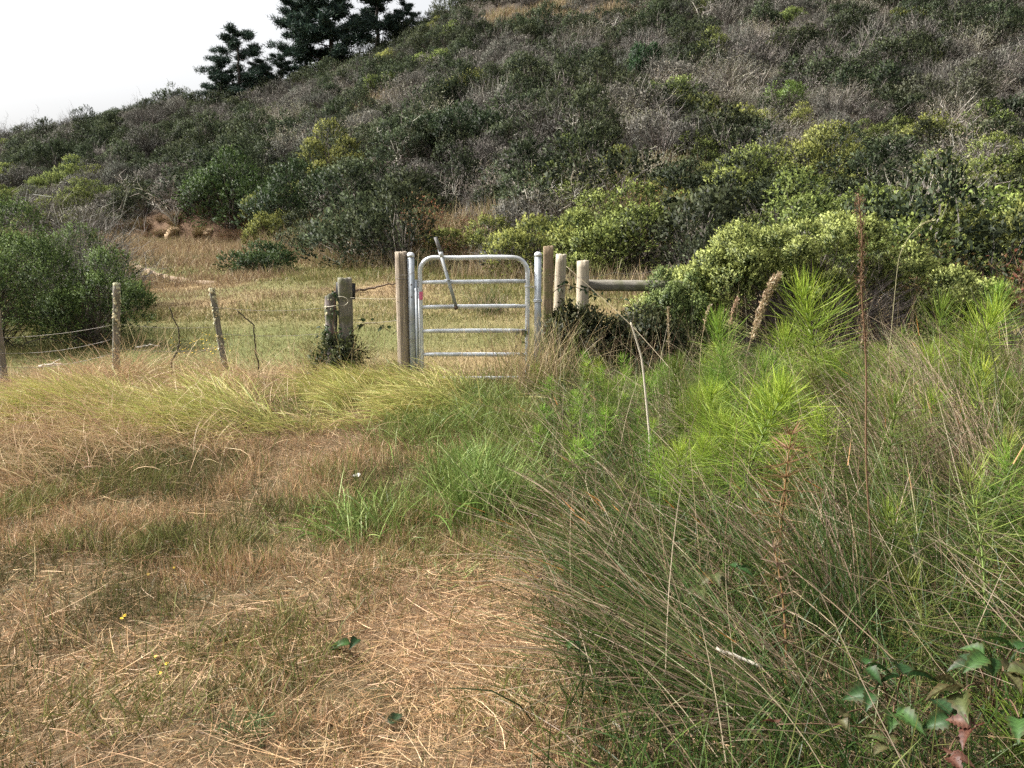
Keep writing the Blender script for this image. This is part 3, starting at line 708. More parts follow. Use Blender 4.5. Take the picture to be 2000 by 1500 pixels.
for (px, py, k, s) in ((720, 215, 14, 1.6), (545, 236, 16, 2.0), (960, 45, 14, 1.6), (1150, 35, 24, 2.4), (1060, 30, 16, 1.8), (1060, 400, 14, .8), (1000, 440, 16, .9), (620, 480, 16, 1.2), (850, 470, 12, .9), (1150, 440, 10, .7), (1210, 470, 10, .5), (1330, 360, 10, .8), (1560, 340, 10, .8)):
    p_ = on_ground(px, py)
    for _ in range(k):
        clumpgrass(rng.normal(p_[0], s), rng.normal(p_[1], s), U(.7, 1.2), 70, .012 + .0005 * p_[1], TALLD, .4)
tg = g.obj('tall_dry_grass', M['grass']); tag(tg, 'tall dry tan grass fringing the rear of the meadow and hillside openings', 'grass', kind='stuff')
# ------------------------------------------------------------------ shrubs
def lobes_of(rx, ry, h, nl, ls=(.26, .44)):
    """rounded masses that make up a crown: low skirt and upper billows"""
    c = []
    for i in range(nl):
        a = U(0, 6.28); t = math.sqrt(U(0, 1)); zz = U(.25, .95) * (1 - .45 * t * t)
        s = U(*ls)
        c.append([t * .72 * rx * math.cos(a), t * .72 * ry * math.sin(a), h * (zz * .8), s])
    return np.array(c)
def leafy_geo(rx, ry, h, nl, nsprig, k, leaf, dark, light, up=.5, tipw=.6, lobes=None, ntwig=60, twig=(.10, .085, .07), tw=.02, bare=0.0, sprl=2.2, ls=(.26, .44)):
    f, t = Geo(), Geo()
    lb = lobes_of(rx, ry, h, nl, ls) if lobes is None else lobes
    sc_ = np.array([rx, ry, h * .85])
    i = rng.integers(0, len(lb), nsprig)
    d = norm(rng.normal(size=(nsprig, 3)) + np.array([0, 0, .55]))
    r = lb[i, 3:4] * U(.62, 1.06, (nsprig, 1)) ** .6
    P = lb[i, :3] + d * r * sc_
    keep = P[:, 2] > .04
    # thin out sprigs buried inside other lobes, and leave bare patches where the shrub shows its branches
    for q in lb:
        ins = (((P - q[:3]) / (q[3] * sc_)) ** 2).sum(-1) < .55
        keep &= ~(ins & (rng.uniform(size=nsprig) < .8))
    if bare > 0:
        nb = fbm(P[:, 0] * 2.2 + 7, (P[:, 2] + P[:, 1] * .5) * 2.2, int(U(0, 999)))
        keep &= nb > bare
    P, d = P[keep], d[keep]; n = len(P)
    ax = norm(d * .7 + np.array([0, 0, up]) + rng.normal(scale=.25, size=(n, 3)))
    m = np.repeat(np.arange(n), k); N = n * k
    s = np.tile(np.arange(k) / max(k - 1, 1), n)
    rad = norm(np.cross(ax[m], norm(rng.normal(size=(N, 3)))))
    el = U(.35, 1.2, N)[:, None]
    D = norm(ax[m] * np.cos(el) + rad * np.sin(el))
    L = leaf * U(.65, 1.3, N)
    base_ = P[m] + ax[m] * (leaf * sprl * s[:, None])
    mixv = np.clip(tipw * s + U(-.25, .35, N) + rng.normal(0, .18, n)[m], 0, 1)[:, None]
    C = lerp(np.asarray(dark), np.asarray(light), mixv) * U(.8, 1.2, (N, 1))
    leaves_geo(f, base_, D, L, L * U(.4, .62, N), C, out=norm(d[m] + [0, 0, .25]))
    if ntwig:
        sel = rng.integers(0, n, ntwig); K = 5; tt = np.linspace(0, 1, K)[None, :, None]
        p0 = np.column_stack([rng.normal(0, .10 * rx, ntwig), rng.normal(0, .10 * ry, ntwig), np.full(ntwig, -.05)])
        p2 = P[sel]; p1 = p2 * np.array([.45, .45, .6]) + rng.normal(scale=.08 * h, size=(ntwig, 3))
        pts = (1 - tt) ** 2 * p0[:, None] + 2 * tt * (1 - tt) * p1[:, None] + tt ** 2 * p2[:, None]
        pts[:, 1:-1] += rng.normal(scale=.02 * h, size=pts[:, 1:-1].shape)
        cc = np.asarray(twig) * U(.6, 1.3, (ntwig, 1))
        strips(t, pts, U(.6, 1.3, ntwig) * tw, cc, cc * 1.1)
    return f, t
def twiggy(g, rx, ry, h, n, wd, cols, sub=3, spike=.25, k0=5, curve=.35):
    """bare branching: stems from the base, each with side twigs spreading to a ragged dome"""
    a = U(0, 6.28, n); t = np.sqrt(U(.02, 1, n)); zz = np.sqrt(np.clip(1 - .8 * t * t, 0, 1)) * U(.6, 1.05 + spike, n)
    p2 = np.column_stack([t * rx * np.cos(a), t * ry * np.sin(a), h * zz])
    p0 = p2 * np.array([.12, .12, 0]); p1 = p2 * np.array([.42, .42, .58]) + rng.normal(scale=curve * .3 * h, size=(n, 3))
    tt = np.linspace(0, 1, k0)[None, :, None]
    S = (1 - tt) ** 2 * p0[:, None] + 2 * tt * (1 - tt) * p1[:, None] + tt ** 2 * p2[:, None]
    S[:, 1:] += rng.normal(scale=.035 * h, size=S[:, 1:].shape)
    c0 = pal(cols, n); strips(g, S, U(.7, 1.4, n) * wd, c0 * .8, c0)
    m = n * sub; i = np.repeat(np.arange(n), sub); f = U(.35, .98, m)
    kk = f * (k0 - 1); lo = np.minimum(kk.astype(int), k0 - 2); fr = (kk - lo)[:, None]
    q0 = S[i, lo] * (1 - fr) + S[i, lo + 1] * fr
    d = norm(norm(p2[i] + 1e-6) * .7 + rng.normal(scale=.75, size=(m, 3)) + np.array([0, 0, .25])); L = (U(.12, .38, m) * h)[:, None]
    q1 = q0 + d * L * .55 + rng.normal(scale=.04 * h, size=(m, 3)); q2 = q0 + d * L + np.array([0, 0, .05 * h]) + rng.normal(scale=.05 * h, size=(m, 3))
    c0 = pal(cols, m); strips(g, np.stack([q0, q1, q2], 1), U(.5, 1.0, m) * wd * .6, c0 * .9, c0 * 1.1)
    return q2
GREY = [(.16, .148, .13), (.22, .205, .18), (.11, .10, .085), (.28, .26, .225), (.18, .16, .145)]
PALE = [(.42, .39, .33), (.50, .47, .40), (.33, .30, .25)]
DKG, LTG = (.022, .036, .014), (.085, .125, .035)

forms = {}
def join2(name, a, b, ma, mb):
    """one mesh, leaves in the first material and twigs in the second"""
    Fa3 = np.concatenate(a.F3) if a.F3 else np.zeros((0, 3), int); Fa4 = np.concatenate(a.F4) if a.F4 else np.zeros((0, 4), int)
    Fb3 = np.concatenate(b.F3) + a.n if b.F3 else np.zeros((0, 3), int); Fb4 = np.concatenate(b.F4) + a.n if b.F4 else np.zeros((0, 4), int)
    F3, F4 = np.concatenate([Fa3, Fb3]), np.concatenate([Fa4, Fb4])
    mi = np.concatenate([np.zeros(len(Fa3)), np.ones(len(Fb3)), np.zeros(len(Fa4)), np.ones(len(Fb4))])
    return mesh_np(name, np.concatenate(a.V + b.V), [F3, F4], np.concatenate(a.C + b.C), [ma, mb], mi, False, np.concatenate(a.N + b.N) if a.soft else None)
M['twigvar'] = leaf_mat('twigvar', 0.0, 0.01, 0.6, 0.22)
def make_forms():
    F = forms
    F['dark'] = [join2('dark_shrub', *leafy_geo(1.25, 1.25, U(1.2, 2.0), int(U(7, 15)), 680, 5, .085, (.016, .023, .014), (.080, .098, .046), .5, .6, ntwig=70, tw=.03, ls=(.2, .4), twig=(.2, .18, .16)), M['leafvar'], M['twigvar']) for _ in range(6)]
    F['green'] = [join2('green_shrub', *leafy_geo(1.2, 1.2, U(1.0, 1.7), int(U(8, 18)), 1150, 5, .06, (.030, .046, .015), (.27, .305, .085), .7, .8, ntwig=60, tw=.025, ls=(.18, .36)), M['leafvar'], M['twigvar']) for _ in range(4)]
    gr = []
    for q in range(6):
        hq = U(1.0, 1.9)
        f, t = leafy_geo(1.2, 1.2, hq, int(U(7, 15)), 560, 4, .075, (.045, .045, .038), ((.20, .195, .165), (.23, .21, .18), (.15, .16, .125))[q % 3], .6, .6, ntwig=80, tw=.028, ls=(.18, .38), twig=(.17, .155, .135))
        twiggy(t, 1.2, 1.2, hq * .9, 90, .022, GREY, 4)
        gr.append(join2('grey_shrub', f, t, M['leafvar'], M['twigvar']))
    F['grey'] = gr
    pl = []
    for _ in range(3):
        t = Geo(); tips = twiggy(t, 1.2, 1.2, U(1.0, 1.5), 130, .022, GREY[1:4] + PALE[:1] + PALE[2:], 4)
        f = Geo(); n = 1100; P = tips[rng.integers(0, len(tips), n)] + rng.normal(scale=.06, size=(n, 3))
        D = norm(rng.normal(size=(n, 3)) + [0, 0, .4]); L = U(.03, .08, n)
        leaves_geo(f, P, D, L, L * .5, pal([(.24, .225, .16), (.19, .175, .12), (.29, .275, .205), (.13, .125, .075)], n))
        pl.append(join2('lichened_shrub', f, t, M['leafvar'], M['twigvar']))
    F['pale'] = pl
    br = []
    for _ in range(3):
        t = Geo(); tips = twiggy(t, 1.0, 1.0, U(.7, 1.0), 120, .02, [(.17, .11, .07), (.22, .15, .09), (.12, .08, .055)], 4)
        f = Geo(); n = 700; P = tips[rng.integers(0, len(tips), n)] + rng.normal(scale=.08, size=(n, 3))
        D = norm(rng.normal(size=(n, 3)) + [0, 0, .3]); L = U(.05, .10, n)
        leaves_geo(f, P, D, L, L * .6, pal([(.13, .11, .04), (.09, .10, .035), (.20, .13, .06), (.17, .08, .04)], n))
        br.append(join2('brown_shrub', f, t, M['leafvar'], M['twigvar']))
    F['brown'] = br
make_forms()
KIND = {'dark': ('dark_shrub', 'dense dark green shrub', 'shrub'), 'green': ('coyote_bush', 'leafy green coyote bush with pale tips', 'bush'),
        'grey': ('grey_shrub', 'grey leafless twiggy shrub', 'shrub'), 'pale': ('lichened_shrub', 'pale lichen covered dry shrub', 'shrub'),
        'brown': ('bramble_shrub', 'low brown and olive bramble shrub', 'shrub')}
# which kind grows where, as the hillside in the photograph shows it
def kind_at(x, y, z):
    px, py, dep = to_px(np.array([x, y, z + 1.0]))
    nz = float(fbm(x * .16, y * .16, 201)); n2 = float(fbm(x * .45 + 5, y * .45, 205)); u = rng.uniform()
    s = y - float(foot(x))
    if px > 1000 and dep < 29:                                   # lower right slope: green billows
        if n2 > .56: return 'brown' if u < .55 else 'pale' if u < .8 else 'grey'
        return 'green' if u < .72 else 'dark'
    if px > 800 and dep < 27: return ('brown' if u < .30 else 'green' if u < .9 else 'dark') if s < 5 else ('dark' if u < .35 else 'green' if u < .8 else 'grey')
    if py > 330 and px < 260: return 'green' if n2 < .55 else 'grey'
    if py > 300 and px < 900: return 'dark' if n2 < .58 else ('green' if u < .3 else 'grey')
    if px > 1150 and 190 < py < 320: return 'pale' if n2 > .54 else ('dark' if u < .45 else 'grey' if u < .75 else 'green')
    if px > 1300 and py <= 190: return 'pale' if nz + .8 * (n2 - .5) > .66 else ('dark' if n2 < .47 and u < .85 else 'grey' if u < .93 else 'green')
    if py < 120 and px > 900: return 'grey' if nz + .6 * (n2 - .5) > .45 else ('dark' if u < .85 else 'pale')
    if px < 420: return 'dark' if nz + .8 * (n2 - .5) < .55 else 'grey'
    return ('grey' if u < .85 else 'pale') if nz + .9 * (n2 - .5) > .50 else ('dark' if u < .95 else 'green')
pts = []
y = 13.0
while y < 104:
    st = 1.15 + .010 * y
    hw = .74 * y + 9
    x = -hw + U(0, st)
    while x < hw:
        X, Y = x + U(-.45, .45) * st, y + U(-.45, .45) * st
        s = Y - float(foot(X))
        if s > .2 and not (-21.5 < X < -10.5 and s < 1.3):
            pts.append((X, Y))
        x += st
    y += st * .95
pts = np.array(pts); pz = H(pts[:, 0], pts[:, 1])
tanpatch = [on_ground(a, b)[:2] for a, b in ((720, 215), (545, 236), (960, 45), (1150, 35), (1060, 30))]
items = []
for (X, Y), Z in zip(pts, pz):
    if any((X - c[0]) ** 2 + (Y - c[1]) ** 2 < 5.5 for c in tanpatch): continue
    k = kind_at(X, Y, Z)
    s = lerp(.5, 1.45, U(0, 1) ** 1.3) * (1 + .0035 * Y)
    if k == 'brown': s *= .8
    if k == 'green' and Y < 24 and X > 6: s *= 1.15
    px, py, dep = to_px(np.array([X, Y, Z + .6]))
    items.append((X, Y, Z, k, s, U(0, 6.28), float(px), float(py), float(dep)))
inview = lambda it: -60 < it[6] < 2060 and it[7] > -60
order = sorted([it for it in items if inview(it)], key=lambda it: it[8])
own = {k: [] for k in KIND}
for it in order:
    if it[8] < 46 and len(own[it[3]]) < 170: own[it[3]].append(it)
chosen = {id(it) for v in own.values() for it in v}
def zone_phrase(it):
    px, dep = it[6], it[8]
    if px > 1250: return 'on the slope above the log rail' if dep < 30 else 'on the upper slope above the log rail'
    if px > 860: return 'on the slope behind the gate' if dep < 34 else 'high on the slope behind the gate'
    if px > 480: return 'on the slope behind the two bound posts'
    if px > 250: return 'on the slope over the earth bank'
    return 'on the slope behind the dark bushes'
for k, lst in own.items():
    nm, lab, cat = KIND[k]
    for it in lst:
        o = link(nm, forms[k][int(rng.integers(0, len(forms[k])))])
        o.location = (it[0], it[1], it[2] - .06); o.rotation_euler = (U(-.08, .08), U(-.08, .08), it[5])
        o.scale = (it[4] * U(.9, 1.15), it[4] * U(.9, 1.15), it[4] * U(.8, 1.15))
        ph = zone_phrase(it); sw = 'small ' if it[4] < .85 else 'large ' if it[4] > 1.25 else 'middling '
        tag(o, sw + lab + ' ' + ph, cat, sw + nm.replace('_', ' ') + ' plants ' + ph)
# the rest of the scrub, too far off to count
rest = [it for it in items if id(it) not in chosen]
fc = bpy.data.collections.new('scrub_forms'); flat = []; fidx = {}
for k in KIND:
    fidx[k] = []
    for me in forms[k]:
        o = bpy.data.objects.new('form_%03d' % len(flat), me); fc.objects.link(o); fidx[k].append(len(flat)); flat.append(o)
def scatter(name, coll, P, rot, scl, idx):
    me = bpy.data.meshes.new(name); me.vertices.add(len(P)); me.vertices.foreach_set('co', np.asarray(P, np.float32).ravel())
    for an, ty, dat in (('turn', 'FLOAT', rot), ('size', 'FLOAT', scl), ('form', 'INT', idx)):
        a_ = me.attributes.new(an, ty, 'POINT'); a_.data.foreach_set('value', np.asarray(dat, np.int32 if ty == 'INT' else np.float32))
    o = link(name, me)
    ng = bpy.data.node_groups.new(name, 'GeometryNodeTree'); N = ng.nodes.new; L = ng.links.new
    ng.interface.new_socket('Geometry', in_out='INPUT', socket_type='NodeSocketGeometry'); ng.interface.new_socket('Geometry', in_out='OUTPUT', socket_type='NodeSocketGeometry')
    gi, go = N('NodeGroupInput'), N('NodeGroupOutput')
    ci = N('GeometryNodeCollectionInfo'); ci.inputs['Collection'].default_value = coll; ci.inputs['Separate Children'].default_value = True; ci.inputs['Reset Children'].default_value = True
    ip = N('GeometryNodeInstanceOnPoints'); ip.inputs['Pick Instance'].default_value = True
    def na(n_, ty):
        q = N('GeometryNodeInputNamedAttribute'); q.data_type = ty; q.inputs['Name'].default_value = n_; return q.outputs['Attribute']
    cx_ = N('ShaderNodeCombineXYZ'); L(na('turn', 'FLOAT'), cx_.inputs[2])
    er = N('FunctionNodeEulerToRotation'); L(cx_.outputs[0], er.inputs[0])
    L(gi.outputs[0], ip.inputs['Points']); L(ci.outputs[0], ip.inputs['Instance']); L(na('form', 'INT'), ip.inputs['Instance Index'])
    L(er.outputs[0], ip.inputs['Rotation']); L(na('size', 'FLOAT'), ip.inputs['Scale']); L(ip.outputs[0], go.inputs[0])
    md = o.modifiers.new('scatter', 'NODES'); md.node_group = ng
    return o
hsb = scatter('hillside_shrubbery', fc, [(it[0], it[1], it[2] - .08) for it in rest], [it[5] for it in rest], [it[4] for it in rest], [fidx[it[3]][int(rng.integers(0, len(fidx[it[3]])))] for it in rest])
tag(hsb, 'far off grey and dark green scrub covering the upper hillside as one mass', 'scrub', kind='stuff')
print('individual shrubs', sum(len(v) for v in own.values()), {k: len(v) for k, v in own.items()}, 'mass', len(rest))

# ------------------------------------------------------------------ big single shrubs near the fence and on the hill
def shrub(name, label, cat, loc, spec, rz=0, group=None):
    root = thing(name, label, cat, loc, rz, group)
    f, t = leafy_geo(**spec)
    f.obj('foliage', M['leaf'], root); t.obj('branches', M['twig'], root)
    return root
def gl(x, y, dz=-.05): return (x, y, float(H(x, y)) + dz)
# dark green bushes behind the wire fence
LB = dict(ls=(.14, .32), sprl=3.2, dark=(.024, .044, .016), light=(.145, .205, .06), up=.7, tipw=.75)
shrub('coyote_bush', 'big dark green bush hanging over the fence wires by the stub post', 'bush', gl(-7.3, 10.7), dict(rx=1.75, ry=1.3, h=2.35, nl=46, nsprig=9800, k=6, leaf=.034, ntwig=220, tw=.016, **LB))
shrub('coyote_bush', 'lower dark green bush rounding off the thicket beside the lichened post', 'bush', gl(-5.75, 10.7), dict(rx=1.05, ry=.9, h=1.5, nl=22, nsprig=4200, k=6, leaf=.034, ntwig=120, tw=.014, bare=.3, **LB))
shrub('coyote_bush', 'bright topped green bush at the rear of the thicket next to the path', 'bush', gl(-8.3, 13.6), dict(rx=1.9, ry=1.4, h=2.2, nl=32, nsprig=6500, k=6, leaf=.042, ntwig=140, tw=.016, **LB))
gr_ = thing('grey_shrub', 'bare grey brush leaning over the thicket next to the trodden path', 'shrub', gl(-8.6, 15.6)); t = Geo()
twiggy(t, 1.9, 1.3, 2.0, 420, .016, GREY, 5); t.obj('branches', M['twig'], gr_)
gr_ = thing('grey_shrub', 'tangle of grey dead twigs between the thicket and the lichened post', 'shrub', gl(-6.6, 12.0)); t = Geo()
twiggy(t, .9, .8, 1.5, 260, .011, GREY, 5); t.obj('branches', M['twig'], gr_)
# yellow flowering coyote brush over the horsetails
YL = []
for i in range(84):
    u = U(-1, 1); v = U(0, 1) ** .7
    if abs(u) < .55 and v < .45 and rng.uniform() < .75: continue
    YL.append([2.2 * u, U(-.35, .35), (1.66 * (1 - .62 * abs(u + .0) ** 1.7) + .12 * math.sin(u * 9)) * (.25 + .75 * v) - .1, U(.09, .21)])
YL = np.array(YL)
shrub('coyote_brush', 'broad yellow green flowering coyote brush with bare grey stems below', 'shrub', gl(3.62, 9.6), dict(rx=1.35, ry=.9, h=1.35, nl=0, lobes=YL, nsprig=12500, k=7, leaf=.038, dark=(.05, .08, .024), light=(.38, .42, .13), up=.8, tipw=.85, sprl=3.0, ntwig=700, twig=(.11, .09, .08), tw=.012, bare=.22))
t_ = thing('dead_brush', 'thicket of dark bare stems inside the flowering coyote brush', 'shrub', gl(4.0, 9.75)); t = Geo(); twiggy(t, 1.5, .7, 1.15, 420, .009, [(.09, .075, .07), (.13, .11, .10), (.19, .17, .15)], 5); t.obj('branches', M['twig'], t_)
shrub('coyote_bush', 'upright green coyote bush swallowing the end of the log rail', 'bush', gl(1.98, 9.2), dict(rx=.62, ry=.5, h=1.5, nl=18, ls=(.16, .32), nsprig=3600, k=6, leaf=.030, dark=(.035, .06, .02), light=(.24, .30, .10), up=.8, tipw=.7, ntwig=120, tw=.010, bare=.25))
shrub('coyote_bush', 'dark leafy bush at the far edge of the flowering brush', 'bush', gl(6.6, 10.3), dict(rx=1.2, ry=.9, h=1.25, nl=10, nsprig=2600, k=6, leaf=.036, dark=(.04, .05, .02), light=(.20, .22, .07), up=.6, tipw=.6, ntwig=200, tw=.012, bare=.4))
# billows on the bank to the side
for lab, x, y, rx, h in (('largest sunlit green bush on the bank above the flowering brush', 16.2, 26, 3.1, 2.7), ('sunlit green bush at the rim of the bank cut by the picture edge', 19.6, 27, 2.8, 2.8), ('rounded green bush below the sunlit bank top', 13.0, 24, 2.4, 2.2), ('dark green bush at the foot of the sunlit bank', 16.6, 22.6, 2.4, 1.9)):
    shrub('coyote_bush', lab, 'bush', gl(x, y), dict(rx=rx, ry=2.0, h=h, nl=34, ls=(.13, .27), nsprig=6800, k=5, leaf=.06, dark=(.030, .048, .015), light=(.30, .34, .09), up=.8, tipw=.85, ntwig=60, tw=.02))
# shrubs that stand out on the hill
def hill_shrub(px, py, lab, rx, h, dark, light, leaf=.11, n=1500, cat='shrub', name='hill_shrub', **kw):
    p_ = on_ground(px, py)
    return shrub(name, lab, cat, (p_[0], p_[1], p_[2] - .1), dict(rx=rx, ry=rx, h=h, nl=10, nsprig=n, k=5, leaf=leaf, dark=dark, light=light, ntwig=70, tw=.04, **kw))
hill_shrub(1535, 225, 'small bright green tree with bare forked stems amid pale dead brush', 1.0, 2.1, (.05, .085, .02), (.19, .27, .06), .08, 900, name='hill_tree', cat='tree', bare=.25)
hill_shrub(1258, 175, 'tall dark green tree standing out of the grey scrub', 1.0, 3.0, (.014, .034, .016), (.05, .10, .035), name='hill_tree', cat='tree')
hill_shrub(1850, 250, 'wide dark oak like tree high on the slope with grey lichen top', 2.9, 3.2, (.035, .040, .025), (.12, .125, .072), .10, 2600, name='hill_tree', cat='tree', twig=(.3, .28, .24), bare=.38)
hill_shrub(460, 440, 'tall mid green shrub on the edge of the earth bank', 2.4, 3.4, (.02, .04, .014), (.085, .13, .035), n=2200)
hill_shrub(600, 445, 'broad dark shrub over the tan grass behind the bound posts', 2.6, 2.6, (.014, .026, .012), (.055, .085, .03), n=2200)
hill_shrub(820, 440, 'rounded olive shrub just behind the latch lever', 1.2, 1.3, (.05, .05, .02), (.20, .19, .07), .06, 1500)
hill_shrub(505, 535, 'low dark bramble mound in the tan grass of the meadow', 1.25, .95, (.018, .034, .014), (.075, .11, .035), .07, 1500, name='bramble_mound')
hill_shrub(900, 300, 'dark evergreen shrub below the ridge of grey scrub', 2.2, 2.2, (.014, .026, .014), (.05, .075, .03), n=1500)
# pale bare branches lifting out of the scrub
def snag(px, py, lab, h, wd, n=9, lean=0.0):
    p_ = on_ground(px, py); root = thing('dead_snag', lab, 'dead branch', (p_[0], p_[1], p_[2])); g = Geo()
    for i in range(n):
        a = U(0, 6.28); r = U(.2, .7) * h
        p2 = np.array([r * math.cos(a) + lean * h, r * math.sin(a), h * U(.55, 1.05)]); k = 7
        P = bez([0, 0, -.1], p2 * [.3, .3, .7], p2, k); P[1:] += rng.normal(scale=.05 * h, size=(k - 1, 3))
        tube(g, P, np.linspace(wd, wd * .25, k), 5, pal(PALE, 1)[0], cap=False)
        for _ in range(3):
            q = P[int(rng.integers(3, k))]; e = q + norm(rng.normal(size=3) + [0, 0, .6]) * U(.15, .35) * h
            tube(g, bez(q, (q + e) / 2 + rng.normal(scale=.04 * h, size=3), e, 4), np.linspace(wd * .4, wd * .15, 4), 4, pal(PALE, 1)[0], cap=False)
    g.obj('branches', M['twig'], root)
for a in ((1365, 60, 'pale forked dead snag rising highest from the upper scrub', 2.4, .045, 3), (1400, 140, 'pale bare crooked branches above the bright green tree', 1.7, .035, 6), (1480, 190, 'white dead branch bending beside the bright green tree', 1.5, .035, 4),
          (1335, 240, 'fallen pale branch lying in the dry brush', 1.2, .03, 5, .8), (1700, 170, 'pale dead limb slanting under the wide dark tree', 1.5, .035, 4, .4), (1620, 235, 'grey bare branches below the bright green tree', 1.3, .03, 6),
          (1190, 75, 'bleached snag beside the tan hillside grass', 1.8, .04, 5), (250, 385, 'white bare twigs curling over the dark shrubs near the bank', 1.8, .035, 10), (345, 440, 'grey bare branches drooping over the earth bank', 1.8, .035, 12, -.3),
          (620, 425, 'pale twiggy dead shrub above the meadow fringe', 1.4, .03, 12), (780, 330, 'bleached dead brush on the middle slope', 1.7, .04, 10), (1200, 420, 'forked grey dead stems over the green bush behind the posts', 1.5, .022, 6),
          (1130, 300, 'cluster of bleached dead stems beside dark shrubs on the slope', 1.6, .04, 9), (1950, 490, 'spindly pale dead stems at the picture edge', 1.3, .018, 10), (880, 415, 'thin bare stick bush behind the gate latch', 1.2, .02, 8)):
    snag(*a)
# sandstone scars in the earth bank
def rock(px, py, lab, s, seed):
    p_ = on_ground(px, py); q = np.random.default_rng(seed); g = Geo(); n, k = 15, 13
    V = []
    for j in range(k):
        v = j / (k - 1)
        for i in range(n):
            u = i / (n - 1) * 2 - 1
            edge = 1 + 1.1 * (float(fbm(v * 4 + seed, u * .5, seed)) - .5)
            crag = float(fbm(u * 2.4 + 9, v * 4.2, seed + 3)); crag2 = float(fbm(u * 6 + 3, v * 9, seed + 5, 2))
            dep = (1 - abs(u) ** 2.6) * (1 - abs(v * 2 - 1) ** 4)
            V.append([s[0] * u * edge * (1 - .35 * v) + .22 * s[0] * v, -s[1] * (dep * (.1 + 1.3 * crag + .9 * crag2)) + s[1] * .9 * v, s[2] * v])
    ii = np.arange(n * k).reshape(k, n)
    g.add(V, None, np.stack([ii[:-1, :-1], ii[:-1, 1:], ii[1:, 1:], ii[1:, :-1]], -1).reshape(-1, 4))
    bk_ = np.array(V) * [1, 0, 1] + [0, s[1] * 1.4, 0]; g.add(bk_, None, np.stack([ii[:-1, :-1], ii[1:, :-1], ii[1:, 1:], ii[:-1, 1:]], -1).reshape(-1, 4))
    o = g.obj('sandstone_rock', M['sandstone']); o.location = (p_[0], p_[1] + .12, p_[2] - .1); tag(o, lab, 'rock')
rock(338, 466, 'larger pale sandstone face showing in the earth bank', (.60, .30, .70), 3)
rock(403, 464, 'smaller pale sandstone face in the earth bank under dark shrubs', (.40, .26, .55), 5)
for i in range(26):
    x_ = U(-21, -11.5); y_ = float(foot(x_)) + U(.2, 1.3)
    o = link('bramble_shrub', forms['brown'][i % 3]); o.location = (x_, y_, float(H(x_, y_)) - .05); o.rotation_euler = (0, 0, U(0, 6)); q = U(.35, .6); o.scale = (q, q, q)
    tag(o, 'scrappy brown shrub clinging to the face of the earth bank', 'shrub', 'brown shrubs on the earth bank')
# ------------------------------------------------------------------ pines on the ridge
def pine(px, py, lab, lean=0.0, spread=.5, nb=26, base=.18, flat=.25, dead=4, Y=None, dz=-.3):
    tp_ = at(px, py, Y); xb = tp_[0]; p_ = np.array([xb, Y, float(H(xb, Y))]); h = tp_[2] - p_[2] - dz
    root = thing('pine_tree', lab, 'pine', (p_[0], p_[1], p_[2] + dz))
    g = Geo(); tr = bez([0, 0, -.3], [lean * .2 * h, 0, h * .5], [lean * h, 0, h], 10); tr[1:-1] += rng.normal(scale=.012 * h, size=(8, 3))
    tube(g, tr, np.linspace(.030 * h, .005 * h, 10), 8, (.06, .05, .042)); g.obj('trunk', M['twig'], root, True)
    gl_, gc = Geo(), Geo(); cl = []
    for i in range(nb):
        t = base + (1 - base) * (i + U(0, .8)) / nb; t = min(t, .985)
        k = t * 9; lo = min(int(k), 8); p0 = lerp(tr[lo], tr[lo + 1], k - lo)
        L = spread * h * (1 - .66 * t) * U(.6, 1.15); a = i * 2.4 + U(-.5, .5)
        end = p0 + np.array([math.cos(a) * L, math.sin(a) * L, L * (flat + U(-.10, .30))])
        P = bez(p0, (p0 + end) / 2 - np.array([0, 0, .10 * L]), end, 6); P[1:] += rng.normal(scale=.02 * L, size=(5, 3))
        tube(gl_, P, np.linspace(.009 * h * (1.1 - t), .002 * h, 6), 5, (.055, .046, .04), cap=False)
        for q in range(11):
            f = U(.30, 1.05); c = lerp(P[3], P[5], (f - .5) / .5) if f > .5 else P[3]
            cl.append(c + rng.normal(scale=.10 * L, size=3) * [1, 1, .45] + [0, 0, .02 * h])
    for q in range(8): cl.append(tr[-1] + rng.normal(scale=.03 * h, size=3) + [0, 0, -.01 * h])
    cl = np.array(cl); m = 52; N = len(cl) * m; i = np.repeat(np.arange(len(cl)), m)
    D = norm(rng.normal(size=(N, 3)) * [1, 1, .7] + [0, 0, .45]); s = h * .05
    P0 = cl[i] + rng.normal(scale=s * .55, size=(N, 3)) * [1, 1, .55]
    C = pal([(.022, .042, .032), (.030, .056, .040), (.044, .074, .044), (.015, .030, .024)], N)
    s = s * 1.1; strips(gc, np.stack([P0, P0 + D * (U(.4, 1.0, N) * s)[:, None] * .6, P0 + D * (U(.7, 1.1, N) * s)[:, None] * 1.15], 1), U(.6, 1.3, N) * h * .0095, C, C * 1.25)
    gl_.obj('limbs', M['twig'], root); gc.obj('crown', M['needle'], root)
    return root
pine(460, 66, 'lone layered dark pine standing lowest on the ridge line', .03, .62, 30, .03, .14, Y=88)
pine(640, -60, 'tallest broad pine with a leaning trunk on the ridge', -.02, .46, 40, .10, .2, Y=91)
pine(592, 10, 'half hidden pine filling in beside the tallest ridge pine', -.08, .50, 30, .06, .2, Y=93)
pine(735, -55, 'open crowned pine with bare slanting limbs next to the tallest pine', .0, .42, 26, .22, .30, Y=95)
pine(790, 12, 'low rounded pine at the upper end of the ridge group', .04, .6, 22, .10, .22, Y=96)
pine(545, 110, 'short dark pine between the lone pine and the tall pine', .0, .6, 22, .04, .2, Y=90)
pine(432, 130, 'stubby pine tucked under the lone layered pine', -.04, .55, 20, .03, .2, Y=87)
pine(500, 118, 'bushy pine filling the gap beside the lone layered pine', .05, .6, 20, .03, .2, Y=89)
